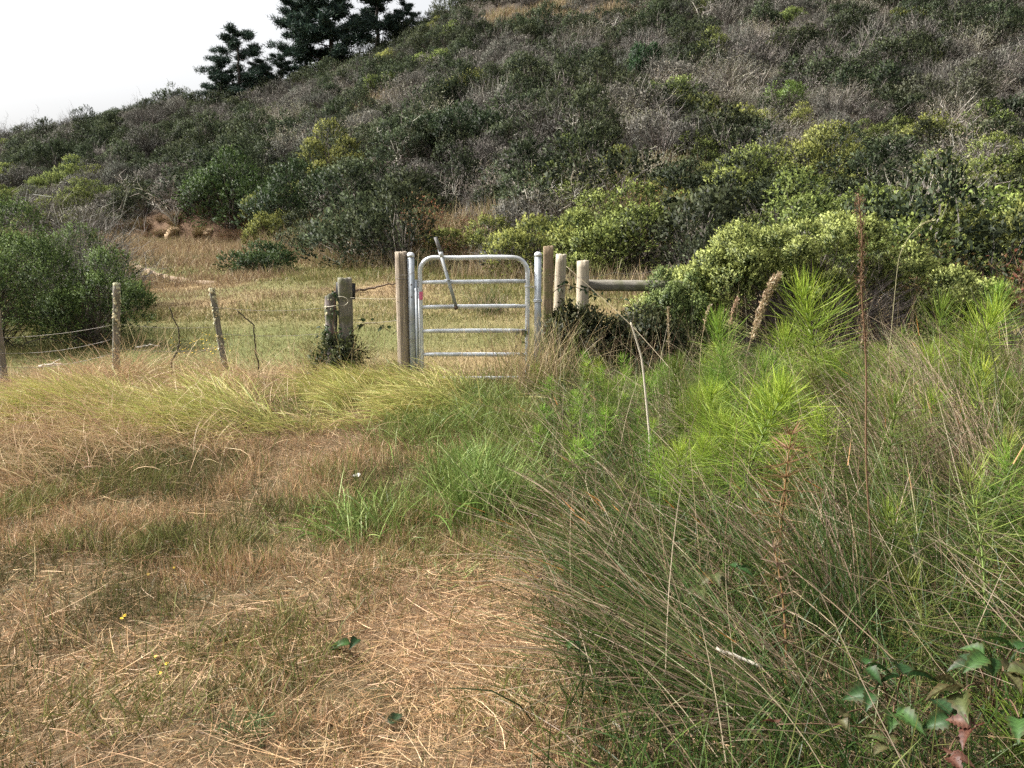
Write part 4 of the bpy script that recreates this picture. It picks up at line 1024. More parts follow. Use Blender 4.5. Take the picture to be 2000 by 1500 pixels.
# ------------------------------------------------------------------ giant horsetails
def horsetail_parts(h, nodes, br, L, cols_lo, cols_hi, lean=(0, 0), dead=False, bw=.003):
    gs, gb = Geo(), Geo()
    def cl(t): return np.array([lean[0] * t * t, lean[1] * t * t, h * t])
    zs = np.linspace(0, 1, nodes * 2 + 1)
    P = np.array([cl(t) for t in zs]); r = np.array([.0062 * (1 - .72 * t) * (1.12 if i % 2 == 0 else .92) for i, t in enumerate(zs)])
    tube(gs, P, r, 8, (.20, .27, .08) if not dead else (.24, .15, .06))
    for i in range(1, nodes + 1):                              # toothed dark sheaths at the joints
        t = i / nodes; c = cl(t); rr = .0062 * (1 - .72 * t) * 1.5
        tube(gs, [c - [0, 0, .012], c + [0, 0, .003]], [rr * .85, rr * 1.05], 8, (.045, .05, .02) if not dead else (.06, .035, .02), cap=False)
    for i in range(1, nodes + 1):
        t = i / nodes
        if t < .12: continue
        n = int(br * U(.85, 1.1)); c = cl(t); a = np.arange(n) * 6.283 / n + U(0, 1) + rng.normal(0, .06, n)
        ll = L * lerp(.62, 1.0, t ** .8) * (1 - .45 * float(sstep(.82, 1, t))) * U(.75, 1.15, n)
        el = lerp(-.15, 1.0, t ** 2.0) + rng.normal(0, .24, n)
        if dead: el = el - .5 + rng.normal(0, .3, n)
        K = 5; s = np.linspace(0, 1, K)
        e2 = el[:, None] + (.5 * t + .05) * s[None] - .65 * s[None] ** 2 * (1 - .6 * t) + rng.normal(0, .22, (n, 1)) * s[None]
        ds = (ll / (K - 1))[:, None]
        dx = np.cos(e2) * ds; dz_ = np.sin(e2) * ds
        X = np.concatenate([np.zeros((n, 1)), np.cumsum(dx[:, 1:], 1)], 1) + .004; Z = np.concatenate([np.zeros((n, 1)), np.cumsum(dz_[:, 1:], 1)], 1)
        aw = a[:, None] + rng.normal(0, .40, (n, 1)) * s[None]
        pts_ = np.stack([c[0] + X * np.cos(aw), c[1] + X * np.sin(aw), c[2] + Z], -1)
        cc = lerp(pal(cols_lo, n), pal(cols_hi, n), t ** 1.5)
        strips(gb, pts_, np.full(n, bw) * U(.8, 1.3, n), cc * .9, cc * 1.1)
    return gs, gb
HL = [(.065, .115, .02), (.085, .14, .025), (.05, .085, .018)]; HH = [(.24, .33, .05), (.32, .40, .06), (.17, .25, .04)]
HT = []
for i in range(8):
    gs, gb = horsetail_parts(U(.8, 1.0), int(U(14, 19)), int(U(24, 34)), U(.26, .38), HL, [HH[i % 3], HH[(i + 1) % 3]], (U(-.18, .18), U(-.18, .18)))
    HT.append((gs.mesh('stem', M['horsetail'], True), gb.mesh('whorls', M['horsetail'])))
HT2 = []
for i in range(8):
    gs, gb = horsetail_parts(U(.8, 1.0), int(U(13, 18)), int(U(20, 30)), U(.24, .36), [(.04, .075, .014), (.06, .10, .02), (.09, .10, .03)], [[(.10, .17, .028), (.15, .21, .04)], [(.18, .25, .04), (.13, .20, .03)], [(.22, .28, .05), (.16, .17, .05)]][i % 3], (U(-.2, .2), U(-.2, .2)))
    HT2.append((gs.mesh('stem', M['horsetail'], True), gb.mesh('whorls', M['horsetail'])))
SM = []
for i in range(3):
    gs, gb = horsetail_parts(.42, 10, 24, .17, HL, [(.28, .40, .06), (.22, .34, .05)], (U(-.05, .05), U(-.05, .05)))
    SM.append((gs.mesh('stem', M['horsetail'], True), gb.mesh('whorls', M['horsetail'])))
def horsetail(x, y, h, lab, group=None, forms_=HT, base_h=.9, tilt=.26, wide=1.0):
    root = thing('horsetail', lab, 'horsetail', (x, y, float(H(x, y)) - .02), U(0, 6.28), group)
    root.rotation_euler = (U(-tilt, tilt), U(-tilt, tilt), U(0, 6.28)); s = h / (base_h * 1.17); root.scale = (s * .6 + .4 * wide, s * .6 + .4 * wide, s)
    st, wh = forms_[int(rng.integers(0, len(forms_)))]
    link('stem', st, root); b = link('whorls', wh, root); b['kind'] = 'stuff'
    return root
def horsetail_px(px, py, Y, lab, **kw):
    top = at(px, py, Y); return horsetail(top[0], Y, max(top[2] - float(H(top[0], Y)), .25) * 1.12, lab, **kw)
HTB = []
for i in range(4):
    gs, gb = horsetail_parts(U(.85, .95), 19, 40, U(.28, .36), [(.08, .14, .025), (.12, .18, .03)], [(.28, .37, .045), (.36, .44, .06), (.21, .31, .035)], (U(-.14, .14), U(-.14, .14)), bw=.0026)
    HTB.append((gs.mesh('stem', M['grass'], True), gb.mesh('whorls', M['grass'])))
horsetail_px(1452, 742, 4.0, 'brightest yellow green horsetail fanning up in front of the rushes', tilt=.04, wide=1.9, forms_=HTB)
horsetail_px(1625, 562, 5.5, 'tallest bright horsetail standing before the flowering brush', tilt=.04, wide=1.5, forms_=HTB)
horsetail_px(1430, 640, 5.6, 'loose green horsetail below the tan plume', tilt=.06)
horsetail_px(1548, 648, 5.9, 'short yellow green horsetail between the tan plume and the tallest horsetail', tilt=.06, forms_=HTB)
horsetail_px(1500, 705, 4.9, 'dense green horsetail with a dark stem behind the brightest one', tilt=.05)
horsetail_px(1890, 592, 5.6, 'glowing yellow green horsetail at the far side of the dock stalk', tilt=.05, wide=1.3, forms_=HTB)
horsetail_px(1830, 588, 6.0, 'horsetail leaning beside the glowing yellow green one', tilt=.06)
horsetail_px(1962, 545, 6.4, 'pale feathery horsetail nearest the picture edge', tilt=.06)
horsetail_px(1960, 925, 2.75, 'large near horsetail with a thick jointed pale stem above the bramble leaves', tilt=.03, wide=1.1, forms_=HT2)
horsetail_px(1165, 692, 7.3, 'bright small horsetail by the dry clump next to the gate', tilt=.05)
horsetail_px(1985, 1340, 1.95, 'low yellowish horsetail beside the red bramble leaf', forms_=SM, base_h=.42)
gs, gb = horsetail_parts(.8, 14, 26, .17, [(.20, .13, .05), (.16, .10, .04)], [(.24, .115, .07), (.22, .135, .07)], (.05, 0), True)
top = at(1535, 850, 3.1); dz_ = top[2] - float(H(top[0] - .02, 3.1))
dh = thing('horsetail', 'withered brown horsetail with a rusty red top amid the rushes', 'horsetail', (top[0] + .02, 3.1, float(H(top[0], 3.1)))); dh.rotation_euler = (0, -.06, 0); dh.scale = (1, 1, dz_ / .8)
gs.obj('stem', M['horsetail'], dh, True); b = gb.obj('whorls', M['horsetail'], dh); b['kind'] = 'stuff'
gs, gb = horsetail_parts(.55, 11, 14, .09, [(.15, .10, .06)], [(.20, .14, .09)], (-.12, -.05), True)
top = on_ground(1530, 1400); dh = thing('horsetail', 'shrivelled fallen grey brown horsetail low in the rushes', 'horsetail', tuple(top)); dh.rotation_euler = (-.5, .25, 0)
gs.obj('stem', M['horsetail'], dh, True); b = gb.obj('whorls', M['horsetail'], dh); b['kind'] = 'stuff'
for i in range(95):
    for _ in range(50):
        y = U(3.9, 8.3); x = U(.35 + .05 * y, 4.9)
        if rng.uniform() < blob(x, y, 2.2, 5.7, 2.0, 1.6) and x < .74 * y: break
    ppx = float(to_px(np.array([x, y, .6]))[0])
    ph = 'close to the bramble thicket' if ppx < 1330 else 'around the foot of the tan plumes' if ppx < 1520 else 'below the flowering coyote brush' if ppx < 1700 else 'beyond the dock stalk' if ppx < 1850 else 'out by the picture edge'
    ph = ('farther green horsetail in the crowd ' if y > 6 else 'nearer green horsetail in the crowd ') + ph
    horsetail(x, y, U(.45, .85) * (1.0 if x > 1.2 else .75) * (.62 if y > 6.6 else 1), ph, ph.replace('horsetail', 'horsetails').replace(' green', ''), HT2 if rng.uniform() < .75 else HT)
for i in range(16):
    q = ((1.22, 4.3), (2.25, 5.4), (1.6, 5.1), (3.3, 5.7))[i % 4]; x, y = rng.normal(q[0], .28), rng.normal(q[1], .3)
    horsetail(x, y, U(.5, .78), 'bright green horsetail pressed up against the brightest ones', 'bright horsetails in a mound', HTB, wide=1.2)
for i in range(14):
    y = U(2.2, 4.2); x = U(.55 * y - .1, .70 * y + .35)
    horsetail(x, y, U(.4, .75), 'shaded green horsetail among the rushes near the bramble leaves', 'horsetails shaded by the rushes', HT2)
for i in range(44):
    for _ in range(40):
        y = U(4.2, 8.2); x = U(.0, 1.6)
        if float(zones(np.array(x), np.array(y))['verge']) > .3: break
    horsetail(x, y, U(.28, .5), 'small bright horsetail sprouting where verge meets the green grass', 'small horsetails along the path', SM, .42)
# ------------------------------------------------------------------ rushes
def rush_clump(px, py, lab, n, L, az, azs, tilt, dead=.35, Y=None, rad=.10, wd=.0034, heads=14):
    p_ = on_ground(px, py) if Y is None else np.array([gx(px, Y, py), Y, 0]); p_[2] = float(H(p_[0], p_[1]))
    root = thing('rush_clump', lab, 'rush', tuple(p_))
    xy = rng.normal(0, rad, (n, 2)); rt = np.column_stack([xy, H(p_[0] + xy[:, 0], p_[1] + xy[:, 1]) - p_[2] - .01])
    isd = rng.uniform(size=n) < dead
    c0 = np.where(isd[:, None], pal([(.31, .24, .155), (.22, .155, .095), (.40, .32, .22), (.15, .10, .062)], n), pal([(.038, .075, .018), (.055, .10, .024), (.028, .055, .015)], n))
    c1 = np.where(isd[:, None], pal([(.40, .31, .21), (.30, .22, .16), (.22, .14, .10)], n), pal([(.055, .10, .024), (.085, .125, .03), (.13, .13, .04)], n))
    a_ = az + rng.normal(0, azs, n); tl = np.abs(rng.normal(tilt, .20, n)); ln = U(.55, 1.1, n) * L; dr = np.abs(rng.normal(.35, .25, n)) + .3 * isd
    g = Geo(); K = 7; P = np.empty((n, K + 1, 3)); P[:, 0] = rt
    for k in range(K):
        f = (k + .5) / K; aa_ = np.minimum(tl + dr * f, 1.55)
        P[:, k + 1] = P[:, k] + np.stack([np.sin(aa_) * np.cos(a_), np.sin(aa_) * np.sin(a_), np.cos(aa_)], -1) * (ln / K)[:, None]
    strips(g, P, np.full(n, wd) * U(.8, 1.3, n), c0, c1)
    s = g.obj('stems', M['grass'], root); s['kind'] = 'stuff'
    g = Geo()
    # orange dying tips on some stems
    q = rng.choice(n, max(3, n // 34), replace=False)
    A, B = P[q, 5], P[q, 6]; strips(g, np.stack([A, (A + B) / 2, B], 1), np.full(len(q), wd * 1.15), pal([(.50, .16, .03), (.45, .20, .05)], len(q)), pal([(.45, .20, .06)], len(q)))
    o_ = g.obj('orange_tips', M['grass'], root); o_['kind'] = 'stuff'
    if not heads: return root
    g = Geo(); q = rng.choice(n, min(heads, n), replace=False); m = 26
    i = np.repeat(q, m); c = P[i, 6] + rng.normal(scale=.011, size=(len(i), 3)); D = norm(rng.normal(size=(len(i), 3)))
    leaves_geo(g, c, D, U(.006, .014, len(i)), U(.004, .007, len(i)), pal([(.035, .022, .016), (.06, .035, .022), (.09, .055, .03)], len(i)))
    o_ = g.obj('seed_heads', M['twig'], root); o_['kind'] = 'stuff'
    return root
for a in ((1390, 1330, 'rush clump sweeping over the straw beside the white reed piece', 330, 1.0, 2.75, .45, .95, .34), (1300, 1180, 'dark green rush clump with stems fanned over the straw edge', 320, 1.0, 2.8, .5, .85, .36),
          (1250, 1010, 'rush clump with dark seed heads beside the tall green grass', 170, .75, 2.6, .6, .75, .45), (1500, 1140, 'upright rush clump beneath the withered brown horsetail', 200, .68, 2.3, .8, .6, .3),
          (1640, 1240, 'greenest rush clump behind the bramble leaves', 320, .95, 2.2, .8, .5, .28), (1740, 1010, 'tan rush clump beside the brightest horsetail', 240, .9, 1.9, .8, .5, .55),
          (1850, 900, 'reddish brown rush clump arching in front of the glowing horsetail', 420, 1.1, 2.1, .8, .45, .8), (1980, 860, 'dry rush clump at the picture edge above the large horsetail', 400, 1.05, 2.2, .7, .45, .8),
          (1560, 1440, 'near rush clump spreading along the bottom of the picture', 300, .9, 2.7, .5, .95, .4), (1130, 900, 'sparse rush clump nodding over the green path grass', 70, .65, 2.4, .8, .6, .5),
          (1790, 985, 'dense brown rush clump just past the dock stalk', 330, 1.0, 2.0, .9, .4, .75), (1925, 1000, 'brown rush clump above the large near horsetail', 300, .95, 2.2, .8, .45, .75), (1650, 880, 'pale rush clump between the brightest horsetail and the dock stalk', 260, .9, 2.0, .9, .4, .7), (1800, 1180, 'slender rush clump with orange tips by the large near horsetail', 240, .85, 2.1, .7, .45, .15), (1330, 880, 'blond rush clump below the pale broken stalk', 110, .7, 2.3, .8, .55, .75), (1180, 840, 'thin dry rush clump next to the path to the gate', 60, .55, 2.2, .9, .5, .7)):
    rush_clump(*a)
rush_clump(955, 612, 'dark rush tussock standing alone in the meadow seen through the gate', 260, .62, 1.5, 2.5, .35, .5, rad=.17, wd=.006, heads=0)
rush_clump(970, 540, 'small green tussock further back in the meadow seen through the gate', 120, .4, 1.5, 2.5, .35, .2, rad=.12, wd=.008, heads=0)
# tangle of fallen dead stems between the clumps
g = Geo()
def d_tang(x, y): return zones(x, y)['verge'] * (x < .75 * y + .8) * (.4 + .9 * fbm(x * 1.2, y * 1.2, 121)) * (1 - .45 * sstep(5, 8, y))
xy = spots(3200, 1.7, 8.4, d_tang, 1.0); n = len(xy)
c1 = pal([(.33, .26, .17), (.25, .19, .12), (.42, .34, .24), (.16, .115, .075), (.23, .165, .10)], n)
blades(g, root_of(xy, U(.0, .22, n)), rng.normal(2.7, .9, n), np.clip(rng.normal(1.05, .3, n), .2, 1.5), U(.25, .9, n), U(.0022, .0038, n), np.abs(rng.normal(.25, .25, n)), 5, c1 * .9, c1, curl=rng.normal(0, .3, n))
xy = spots(34000, 1.7, 8.8, d_tang, 1.0); n = len(xy)
c1 = pal([(.04, .08, .018), (.065, .11, .025), (.09, .14, .03), (.14, .16, .045), (.028, .055, .016)], n)
blades(g, root_of(xy), U(0, 6.28, n), np.abs(rng.normal(.4, .3, n)), U(.12, .45, n), U(.003, .006, n), np.abs(rng.normal(.6, .4, n)), 4, c1 * .7, c1)
tn = g.obj('tangled_undergrowth', M['grass']); tag(tn, 'tangle of fallen rush stems and weedy grass under the horsetails', 'undergrowth', kind='stuff')
# ------------------------------------------------------------------ grass tufts that stand out
def tuft(px, py, lab, n, L, w, cols, tilt=.35, droop=.7, rad=.08, az=None, azs=.8, name='grass_tuft', seeds=0, Y=None):
    p_ = on_ground(px, py) if Y is None else np.array([gx(px, Y, py), Y, 0.]); p_[2] = float(H(p_[0], p_[1]))
    root = thing(name, lab, 'grass tuft', tuple(p_)); g = Geo()
    xy = rng.normal(0, rad, (n, 2)); rt = np.column_stack([xy, H(p_[0] + xy[:, 0], p_[1] + xy[:, 1]) - p_[2] - .01])
    a_ = U(0, 6.28, n) if az is None else rng.normal(az, azs, n); c1 = pal(cols, n)
    blades(g, rt, a_, np.abs(rng.normal(tilt, .2, n)), U(.5, 1.1, n) * L, U(.7, 1.3, n) * w, np.abs(rng.normal(droop, .35, n)), 6, c1 * .75, c1, curl=rng.normal(0, .3, n))
    b = g.obj('blades', M['grass'], root); b['kind'] = 'stuff'
    return root
FRESH = [(.16, .25, .055), (.22, .31, .08), (.12, .19, .045), (.29, .35, .12)]
tuft(950, 1010, 'tall fresh green grass tuft at the edge of the straw', 420, .55, .0062, FRESH, .25, .55, .13)
tuft(905, 930, 'fresh green grass tuft just behind the tallest green tuft', 260, .38, .0055, FRESH, .35, .7, .14)
tuft(700, 1045, 'spreading green grass tuft lying on the straw', 170, .36, .0065, FRESH, .6, .7, .10, 2.6, 1.2)
tuft(850, 850, 'wide green tuft in the middle of the path', 420, .36, .005, FRESH + GREEN, .4, .8, .25)
tuft(940, 800, 'green tuft on the path just before the gate', 380, .30, .005, FRESH + GREEN, .4, .8, .25)
tuft(880, 1130, 'small flat green tuft in pale straw', 60, .16, .004, FRESH, .8, .4, .06)
tuft(495, 1425, 'low spiky grey green tuft in the near straw', 130, .12, .0035, [(.11, .17, .06), (.16, .22, .09)], .7, .4, .045)
tuft(440, 1255, 'small dull tuft in flattened straw', 70, .12, .003, DULL[:3], .6, .4, .05)
tuft(775, 735, 'dark green grass tuft at the foot of the tall timber post', 260, .32, .006, GREEN, .5, .9, .15)
tuft(660, 718, 'brown matted grass heap round the two bound posts', 380, .55, .005, [(.20, .14, .08), (.14, .10, .05), (.12, .13, .04), (.30, .22, .12)], .35, .9, .18)
tuft(1050, 770, 'tall tan grass clump in front of the hinge post', 420, .92, .0046, [(.44, .34, .18), (.36, .26, .14), (.50, .41, .24), (.26, .28, .09), (.22, .16, .09)], .15, .55, .20)
tuft(1120, 735, 'dry matted grass clump below the pale cut post', 480, .85, .0048, [(.42, .32, .18), (.32, .23, .13), (.20, .24, .07), (.46, .38, .22), (.20, .15, .09)], .35, .9, .20)
tuft(1260, 700, 'pinkish dry grass clump under the log rail', 300, .60, .005, [(.40, .28, .20), (.32, .22, .15), (.46, .35, .25)], .25, .6, .18)
tuft(245, 765, 'rusty blond grass clump leaning on the lichened post', 420, .75, .005, LDRY, .5, .9, .22, 5.6, 1.3)
tuft(470, 845, 'dark weedy tuft in the yellow green grass', 120, .30, .004, DULL[:4], .3, .4, .07)
tuft(330, 905, 'dark grass hollow below the blond grass', 240, .22, .004, DULL[:3] + GREEN[4:], .6, .8, .22)
# ------------------------------------------------------------------ dry stalks and plumes
def stalk(lab, pl, Y, r, col, name='dry_stalk', plume=None, ground_=True, cat='stalk', Y2=None):
    P = np.array([at(a, b, lerp(Y, Y2 if Y2 else Y, i / (len(pl) - 1))) for i, (a, b) in enumerate(pl)])
    c = P[-1].copy()
    if ground_: c[2] = float(H(c[0], c[1])); P = np.concatenate([P, [c]])
    root = thing(name, lab, cat, tuple(c)); P = P - c; k = 26
    t_ = np.linspace(0, len(P) - 1, k); P = np.stack([np.interp(t_, range(len(P)), P[:, i]) for i in range(3)], -1)
    for _ in range(2): P[1:-1] = (P[:-2] + 2 * P[1:-1] + P[2:]) / 4
    g = Geo(); tube(g, P, np.linspace(r * .6, r, k), 6, col); g.obj('stem', M['twig'], root, True)
    if plume:
        n, f, s, w, cols = plume; i = rng.uniform(0, f, n) * (k - 1); lo = i.astype(int); B = P[lo] + (P[np.minimum(lo + 1, k - 1)] - P[lo]) * (i - lo)[:, None]
        ax = norm(P[0] - P[3]); D = norm(ax + rng.normal(scale=.55, size=(n, 3))); L_ = U(.5, 1.2, n) * s; g = Geo()
        leaves_geo(g, B + rng.normal(scale=w, size=(n, 3)), D, L_, L_ * .35, pal(cols, n)); o_ = g.obj('seed_plume', M['grass'], root); o_['kind'] = 'stuff'
    return root
PLUM = [(.42, .33, .21), (.34, .25, .15), (.50, .41, .28)]
stalk('pale broken stalk bent at its tip beside the tangled rushes', [(1232, 630), (1240, 655), (1254, 700), (1262, 780), (1270, 862)], 5.0, .009, (.56, .50, .40))
stalk('tall rusty dock stalk rising above everything in the verge', [(1676, 378), (1685, 470), (1681, 560), (1693, 700), (1690, 900), (1704, 1100)], 3.0, .0042, (.17, .105, .06), plume=(800, .48, .013, .0085, [(.16, .10, .06), (.22, .14, .08), (.12, .075, .045)]))
for lab, pl in (('thickest tan feathery grass plume leaning over the loose horsetail', [(1522, 534), (1500, 570), (1480, 620), (1458, 690)]), ('second tan grass plume tucked behind the thickest plume', [(1510, 545), (1494, 590), (1472, 650), (1455, 700)])):
    stalk(lab, pl, 5.7, .0025, PLUM[0], 'grass_plume', (520, .55, .03, .011, PLUM))
stalk('reddish grass plume beside the bare white twig', [(1440, 583), (1430, 610), (1422, 660)], 5.9, .002, PLUM[1], 'grass_plume', (160, .5, .02, .006, [(.38, .25, .17), (.46, .32, .22)]))
stalk('slim tan grass plume left of the reddish plume', [(1385, 598), (1378, 620), (1368, 680)], 5.9, .002, PLUM[0], 'grass_plume', (140, .5, .018, .005, PLUM))
stalk('upright thin tan seed head before the upright coyote bush', [(1304, 600), (1306, 640), (1308, 750)], 6.2, .002, PLUM[0], 'grass_plume', (150, .5, .018, .005, PLUM))
stalk('long straight dry stem leaning from the pale post across the brambles', [(1106, 520), (1180, 585), (1240, 642), (1292, 700), (1330, 745)], 6.9, .0028, (.34, .28, .19), Y2=6.0)
stalk('arching pale grass stem over the dark slope beside the dock stalk', [(1822, 430), (1800, 436), (1775, 462), (1755, 500), (1745, 600)], 5.0, .0018, (.36, .33, .19), 'grass_plume', (70, .25, .014, .003, [(.46, .44, .25)]))
stalk('long dark rush stem slanting before the glowing horsetail', [(1895, 560), (1925, 640), (1945, 720), (1960, 830)], 3.4, .003, (.10, .11, .05))
g = Geo(); n = 600
xy = spots(n, 3.0, 8.2, lambda x, y: zones(x, y)['verge'] * (x < .75 * y), .5)
c1 = pal([(.36, .29, .18), (.26, .18, .11), (.44, .37, .24), (.20, .12, .075), (.20, .22, .07)], n)
blades(g, root_of(xy), U(0, 6.28, n), np.abs(rng.normal(.22, .18, n)), U(.5, 1.05, n), U(.002, .0034, n), np.abs(rng.normal(.2, .2, n)), 6, c1 * .9, c1)
o_ = g.obj('standing_dry_grass', M['grass']); tag(o_, 'thin dry grass stems standing up all through the verge plants', 'grass', kind='stuff')
# ------------------------------------------------------------------ brambles
bt = thing('bramble_thicket', 'dark bramble thicket smothering the pale posts below the log rail', 'bramble', gl(1.08, 8.8))
f, t = leafy_geo(.95, .5, .95, 13, 2600, 4, .05, (.018, .028, .014), (.085, .085, .035), .3, .5, ntwig=140, twig=(.12, .06, .05), tw=.008, bare=.25)
f.obj('foliage', M['leaf'], bt); t.obj('branches', M['twig'], bt)
for lab, x, y, rx, h in (('bramble tangle wrapped round the two bound posts', gx(655, YG + .1), YG + .12, .26, .72), ('bramble tangle climbing the pale cut post', gx(1100, YG + .4), YG + .42, .26, .98), ('bramble tangle hiding the stump beside the log rail', gx(1150, YG + .75), YG + .75, .32, .84), ('bramble tangle under the middle of the log rail', gx(1245, YG + .7), YG + .75, .45, .62)):
    r_ = thing('bramble_tangle', lab, 'bramble', gl(x, y)); f, t = leafy_geo(rx, rx * .8, h, 9, 620, 4, .045, (.02, .032, .014), (.10, .11, .04), .3, .55, ntwig=70, twig=(.14, .08, .06), tw=.007, bare=.3, ls=(.2, .42)); f.obj('foliage', M['leaf'], r_); t.obj('branches', M['twig'], r_)
def bramble_cane(lab, pl, Y, nl, leaf, dark=(.02, .04, .018), light=(.06, .10, .035)):
    P = np.array([at(a, b, Y) for a, b in pl]); c = P[0].copy(); P = P - c; k = 24
    root = thing('bramble_cane', lab, 'bramble', tuple(c)); t_ = np.linspace(0, len(P) - 1, k); P = np.stack([np.interp(t_, range(len(P)), P[:, i]) for i in range(3)], -1)
    for _ in range(3): P[1:-1] = (P[:-2] + 2 * P[1:-1] + P[2:]) / 4
    g = Geo(); tube(g, P, np.linspace(.004, .002, k), 5, (.10, .05, .04)); g.obj('cane', M['twig'], root)
    for i in range(nl):
        q = P[int(rng.integers(2, k))]; d = norm(rng.normal(size=3) + [0, -.3, .1])
        bramble_leaf(root, q + d * leaf * .4, d, leaf * U(.7, 1.2), lerp(np.array(dark), np.array(light), U(0, 1)))
def bramble_leaf_mesh(seed, col, red=0.0):
    """one toothed leaflet, folded along its midrib and puckered between the veins; unit length along +Y"""
    q = np.random.default_rng(seed); n = 13; V, C, F = [], [], []
    col = np.asarray(col, float)
    for i in range(n):
        v = i / (n - 1); wd_ = .37 * math.sin(math.pi * min(v ** .62, 1)) ** .9 * (1 - .30 * v) + .002
        z = -.16 * (v - .4) ** 2 + .0
        for u in (-1, -.55, 0, .55, 1):
            tooth = (1 + (.20 if i % 2 else -.14)) if abs(u) == 1 else 1
            V.append([u * wd_ * tooth, v + (.02 if abs(u) == 1 else 0), z - .35 * v * v + abs(u) * .26 * wd_ * 2 + (.035 if abs(u) == .55 and i % 2 else 0) + q.uniform(-.012, .012)])
            k = 1.5 if u == 0 or (i % 2 == 0 and abs(u) == .55) else .8
            C.append(col * k * q.uniform(.88, 1.12) + np.array([red, 0, 0]) * (abs(u) == 1))
    for i in range(n - 1):
        for j in range(4): a = i * 5 + j; F.append([a, a + 1, a + 6, a + 5])
    return mesh_np('leaf', V, [np.array(F)], np.array(C), [M['leaf']], smooth=False)
LEAFM = {}
for k, cs in {'green': [(.022, .052, .014), (.034, .072, .018), (.018, .042, .014)], 'olive': [(.05, .06, .02), (.065, .062, .026)], 'red': [(.07, .03, .02), (.085, .042, .028)], 'dark': [(.025, .045, .02), (.03, .05, .022)]}.items():  # leaf colours darkened to carry the shade under the rush stems
    LEAFM[k] = [bramble_leaf_mesh(i * 7 + len(k), c, .02) for i, c in enumerate(cs)]
def bramble_leaf(root, p_, d, s, col=None, kind='dark', up=None):
    me = LEAFM[kind][int(rng.integers(0, len(LEAFM[kind])))]
    o = link('leaf', me, root); o.location = p_
    d = Vector(d).normalized(); q = d.to_track_quat('Y', 'Z'); o.rotation_euler = q.to_euler(); o.scale = (s, s, s)
    o.rotation_euler.rotate_axis('Y', U(-.7, .7))
    return o
bramble_cane('bramble cane arching from the square post with a few round leaves', [(686, 650), (700, 637), (720, 630), (740, 632), (756, 644), (772, 656)], YG + .1, 12, .07)
bramble_cane('short bramble cane climbing the rotten post stub', [(648, 655), (652, 620), (654, 590), (652, 575)], YG + .12, 14, .06)
bramble_cane('bramble cane with dark leaves at the foot of the bound posts', [(625, 640), (640, 645), (655, 650), (668, 648)], YG + .05, 14, .065)
bramble_cane('bramble cane with dark leaves hooked on the lower gate rails', [(1010, 700), (1014, 672), (1020, 650), (1030, 640)], YG - .06, 9, .06)
bramble_cane('bramble cane over the top of the thicket by the pale post', [(1075, 575), (1100, 556), (1130, 562), (1170, 580), (1215, 585)], YG + .3, 26, .06)
# leafy brambles in the near corner: every leaflet is a part
def bramble_plant(lab, spots_, cane_px):
    p0 = on_ground(*cane_px); root = thing('bramble_plant', lab, 'bramble', tuple(p0)); c = np.array(root.location)
    for (px, py, Y, n, s, kind) in spots_:
        q = at(px, py, Y) - c; g = Geo(); tube(g, bez([0, 0, 0], q * [.4, .4, .9], q, 8), np.linspace(.0035, .0018, 8), 5, (.13, .08, .05)); g.obj('stalk', M['twig'], root)
        a0 = U(0, 6.28)
        for i in range(n):
            a = a0 + (i - (n - 1) / 2) * 1.15
            d = np.array([math.cos(a), math.sin(a) - .25, U(-.35, .25)])
            bramble_leaf(root, q + norm(d) * .008, d, s * U(.85, 1.15) * (1.15 if i == n // 2 else 1), kind=kind)
bramble_plant('bramble plant with bright toothed leaves near the orange tipped rushes', [(1765, 1320, 2.05, 3, .075, 'green'), (1705, 1350, 2.05, 3, .065, 'green'), (1745, 1390, 2.0, 3, .07, 'green'), (1690, 1300, 2.1, 3, .05, 'green'), (1735, 1455, 1.95, 3, .05, 'olive'), (1640, 1400, 2.05, 3, .05, 'olive')], (1740, 1440))
bramble_plant('bramble plant with olive and shadowed leaves in the near corner', [(1880, 1350, 1.95, 3, .08, 'olive'), (1960, 1310, 1.95, 3, .08, 'olive'), (1990, 1400, 1.85, 3, .07, 'green'), (1860, 1400, 1.95, 3, .07, 'green'), (1930, 1280, 2.05, 3, .07, 'green'), (1985, 1270, 2.05, 3, .07, 'green'), (1900, 1300, 2.1, 3, .07, 'dark')], (1930, 1430))
bramble_plant('bramble sprig turning russet red in the near corner', [(1905, 1420, 1.85, 3, .06, 'red'), (1850, 1475, 1.8, 3, .055, 'red'), (1520, 1415, 2.05, 2, .035, 'red')], (1880, 1490))
bramble_plant('bramble sprig half hidden below the withered brown horsetail', [(1395, 1120, 2.9, 3, .06, 'olive'), (1440, 1110, 2.9, 3, .055, 'green'), (1370, 1150, 2.85, 2, .06, 'olive')], (1420, 1190))
bramble_plant('bramble sprig with dull leaves at the straw edge', [(1130, 1275, 2.6, 3, .05, 'dark'), (1120, 1250, 2.65, 2, .05, 'green')], (1128, 1310))
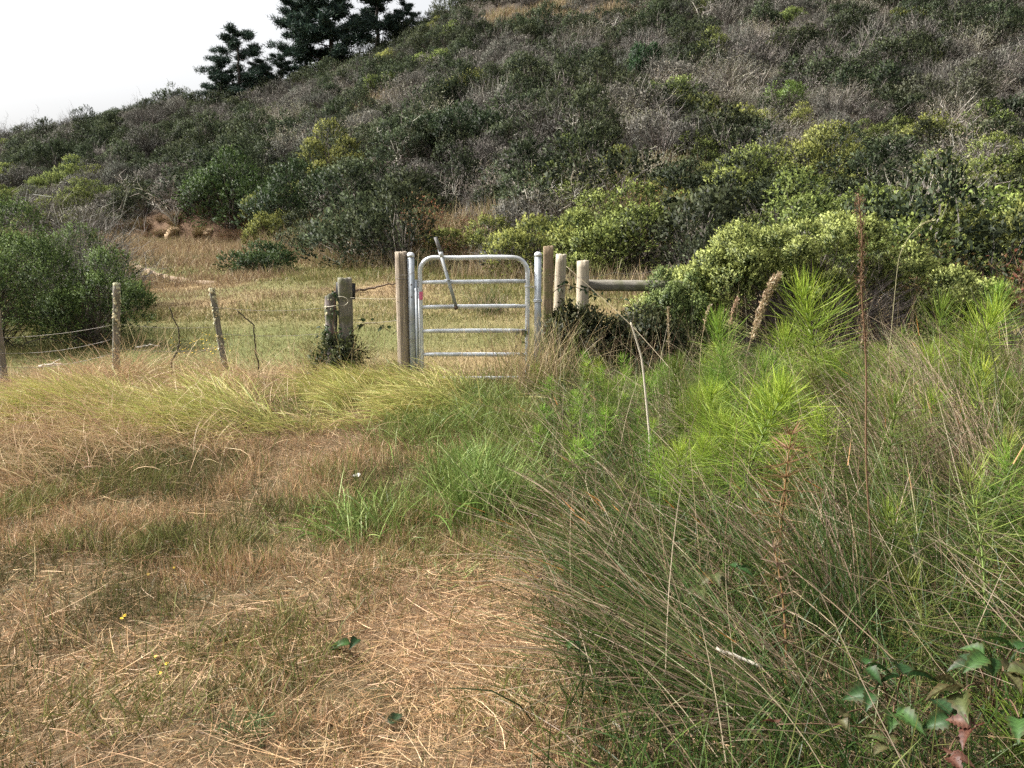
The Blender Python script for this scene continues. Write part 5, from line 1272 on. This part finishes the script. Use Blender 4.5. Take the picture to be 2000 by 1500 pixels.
# ------------------------------------------------------------------ small things on the ground
def lying_leaf(px, py, lab, s, kind, n=1):
    p_ = on_ground(px, py); root = thing('fallen_leaf', lab, 'leaf', (p_[0], p_[1], p_[2] + .03))
    for i in range(n):
        o = bramble_leaf(root, (i * s * .45 - .01, U(-.01, .01), .012 * i), (math.cos(.5 + i), math.sin(.5 + i), .15), s, kind=kind)
        o.name = 'blade'
lying_leaf(650, 1285, 'dark green leafy sprig lying curled on the straw', .06, 'green', 5)
lying_leaf(762, 1432, 'small dark leaf half buried in near straw', .06, 'dark', 2)
lying_leaf(1170, 1300, 'dark shrivelled leaf on straw at the verge edge', .06, 'dark', 2)
def reed(pa, pb, Ya, Yb, lab, r, col, zoff=0.0):
    A, B = at(*pa, Ya), at(*pb, Yb); c = (A + B) / 2; g = Geo(); k = 9
    P = np.linspace(A - c, B - c, k); P += rng.normal(scale=.0012, size=P.shape)
    tube(g, P, np.array([r * (1.12 if i % 4 == 0 else 1) for i in range(k)]), 8, col); o = g.obj('reed_piece', M['twig'], None, True); o.location = c
    tag(o, lab, 'stick')
reed((1398, 1266), (1488, 1303), 2.50, 2.42, 'broken white reed piece caught in the rush stems', .006, (.36, .33, .27))
pA = on_ground(1198, 1410); reed((1198, 1410), (1262, 1465), pA[1], pA[1] - .12, 'pale grey reed piece lying in the straw', .007, (.42, .38, .32))
p_ = on_ground(100, 742); g = Geo()
for a, b, r in (((-.12, 0, .03), (.14, .02, .06), .02), ((.02, 0, .05), (.10, .05, .11), .010), ((-.10, 0, .03), (-.02, -.04, .07), .008)):
    tube(g, bez(a, (np.array(a) + b) / 2 + [0, 0, .015], b, 7), np.linspace(r, r * .4, 7), 7)
o = g.obj('driftwood_branch', M['driftwood']); o.location = p_ + [0, 0, .12]; tag(o, 'bleached forked branch lying in the grass under the wires', 'branch')
p_ = on_ground(290, 681); g = Geo(); tube(g, bez((-.16, 0, .02), (0, .05, .05), (.14, .04, .03), 8) + rng.normal(scale=.008, size=(8, 3)), np.linspace(.016, .006, 8), 7)
o = g.obj('driftwood_branch', M['driftwood']); o.location = p_; tag(o, 'short bleached branch lying in the meadow behind the wires', 'branch')
p_ = on_ground(725, 572); g = Geo(); P = bez((-.55, 0, .03), (0, .1, .10), (.55, .1, .22), 12); P[1:-1] += rng.normal(scale=.02, size=(10, 3)); tube(g, P, np.linspace(.035, .012, 12), 7, (.10, .07, .05))
o = g.obj('fallen_branch', M['twig']); o.location = p_; tag(o, 'dark fallen branch lying in the meadow beside the black board', 'branch')
# flowers
def flower_mesh(mat, r, n=9, h=.05):
    g = Geo(); a = np.arange(n) * 6.283 / n
    for x in a:
        u = np.array([math.cos(x), math.sin(x), .15]); v = np.array([-math.sin(x), math.cos(x), 0])
        g.add([[0, 0, h], u * r * .6 + v * r * .28 + [0, 0, h], u * r + [0, 0, h + .002], u * r * .6 - v * r * .28 + [0, 0, h]], [[0, 1, 2], [0, 2, 3]])
    tube(g, [[0, 0, h - .003], [0, 0, h + .004]], [r * .3, r * .22], 8)
    return g.mesh('flower', mat)
stemm = Geo(); tube(stemm, [[0, 0, -.02], [0, 0, .05]], .0012, 4, (.10, .14, .04)); stemm = stemm.mesh('stem', M['twig'])
fy, fw = flower_mesh(M['flower_yellow'], .013), flower_mesh(M['flower_white'], .02, 13)
def flower(px, py, lab, me, s=1.0, group=None, name='wildflower'):
    p_ = on_ground(px, py); r_ = thing(name, lab, 'flower', tuple(p_), U(0, 6), group); r_.scale = (s, s, s); r_.rotation_euler = (U(.1, .5), U(-.3, .3), 0)
    link('petals', me, r_); link('stem', stemm, r_)
for px, py, lab in ((246, 1212, 'upper of two yellow flowers close together in the straw'), (238, 1220, 'lower of two yellow flowers close together in the straw'), (318, 1326, 'yellow flower on the dark tuft nearest the camera'), (310, 1296, 'yellow flower just above the nearest yellow one'), (290, 1130, 'yellow flower at the edge of the brown stubble'), (326, 1310, 'half open yellow flower beside the nearest one'), (345, 1120, 'tiny yellow flower in the brown stubble')):
    flower(px, py, lab, fy, .65)
flower(702, 941, 'white round flower in the stubble left of the green tuft', fw, 1.1); flower(694, 936, 'smaller white flower touching the round white one', fw, .6)
for i in range(46): flower(rng.normal(375, 32), rng.normal(678, 12), 'tiny yellow flower in the meadow between the two lichened posts', fy, .9, 'yellow flowers in the meadow')

# two shrubs closing the open soil on the middle slope
for px, py, k, lab, q in ((895, 385, 'dark', 'dark shrub filling the hollow straight behind the latch lever', 1.15), (925, 350, 'grey', 'grey shrub just uphill of the hollow behind the latch lever', 1.1), (900, 330, 'dark', 'topmost dark shrub in the hollow behind the latch lever', 1.0)):
    p_ = on_ground(px, py); o = link(KIND[k][0], forms[k][1]); o.location = (p_[0], p_[1], p_[2] - .06); o.rotation_euler = (0, 0, px); o.scale = (q, q, q); tag(o, lab, 'shrub')
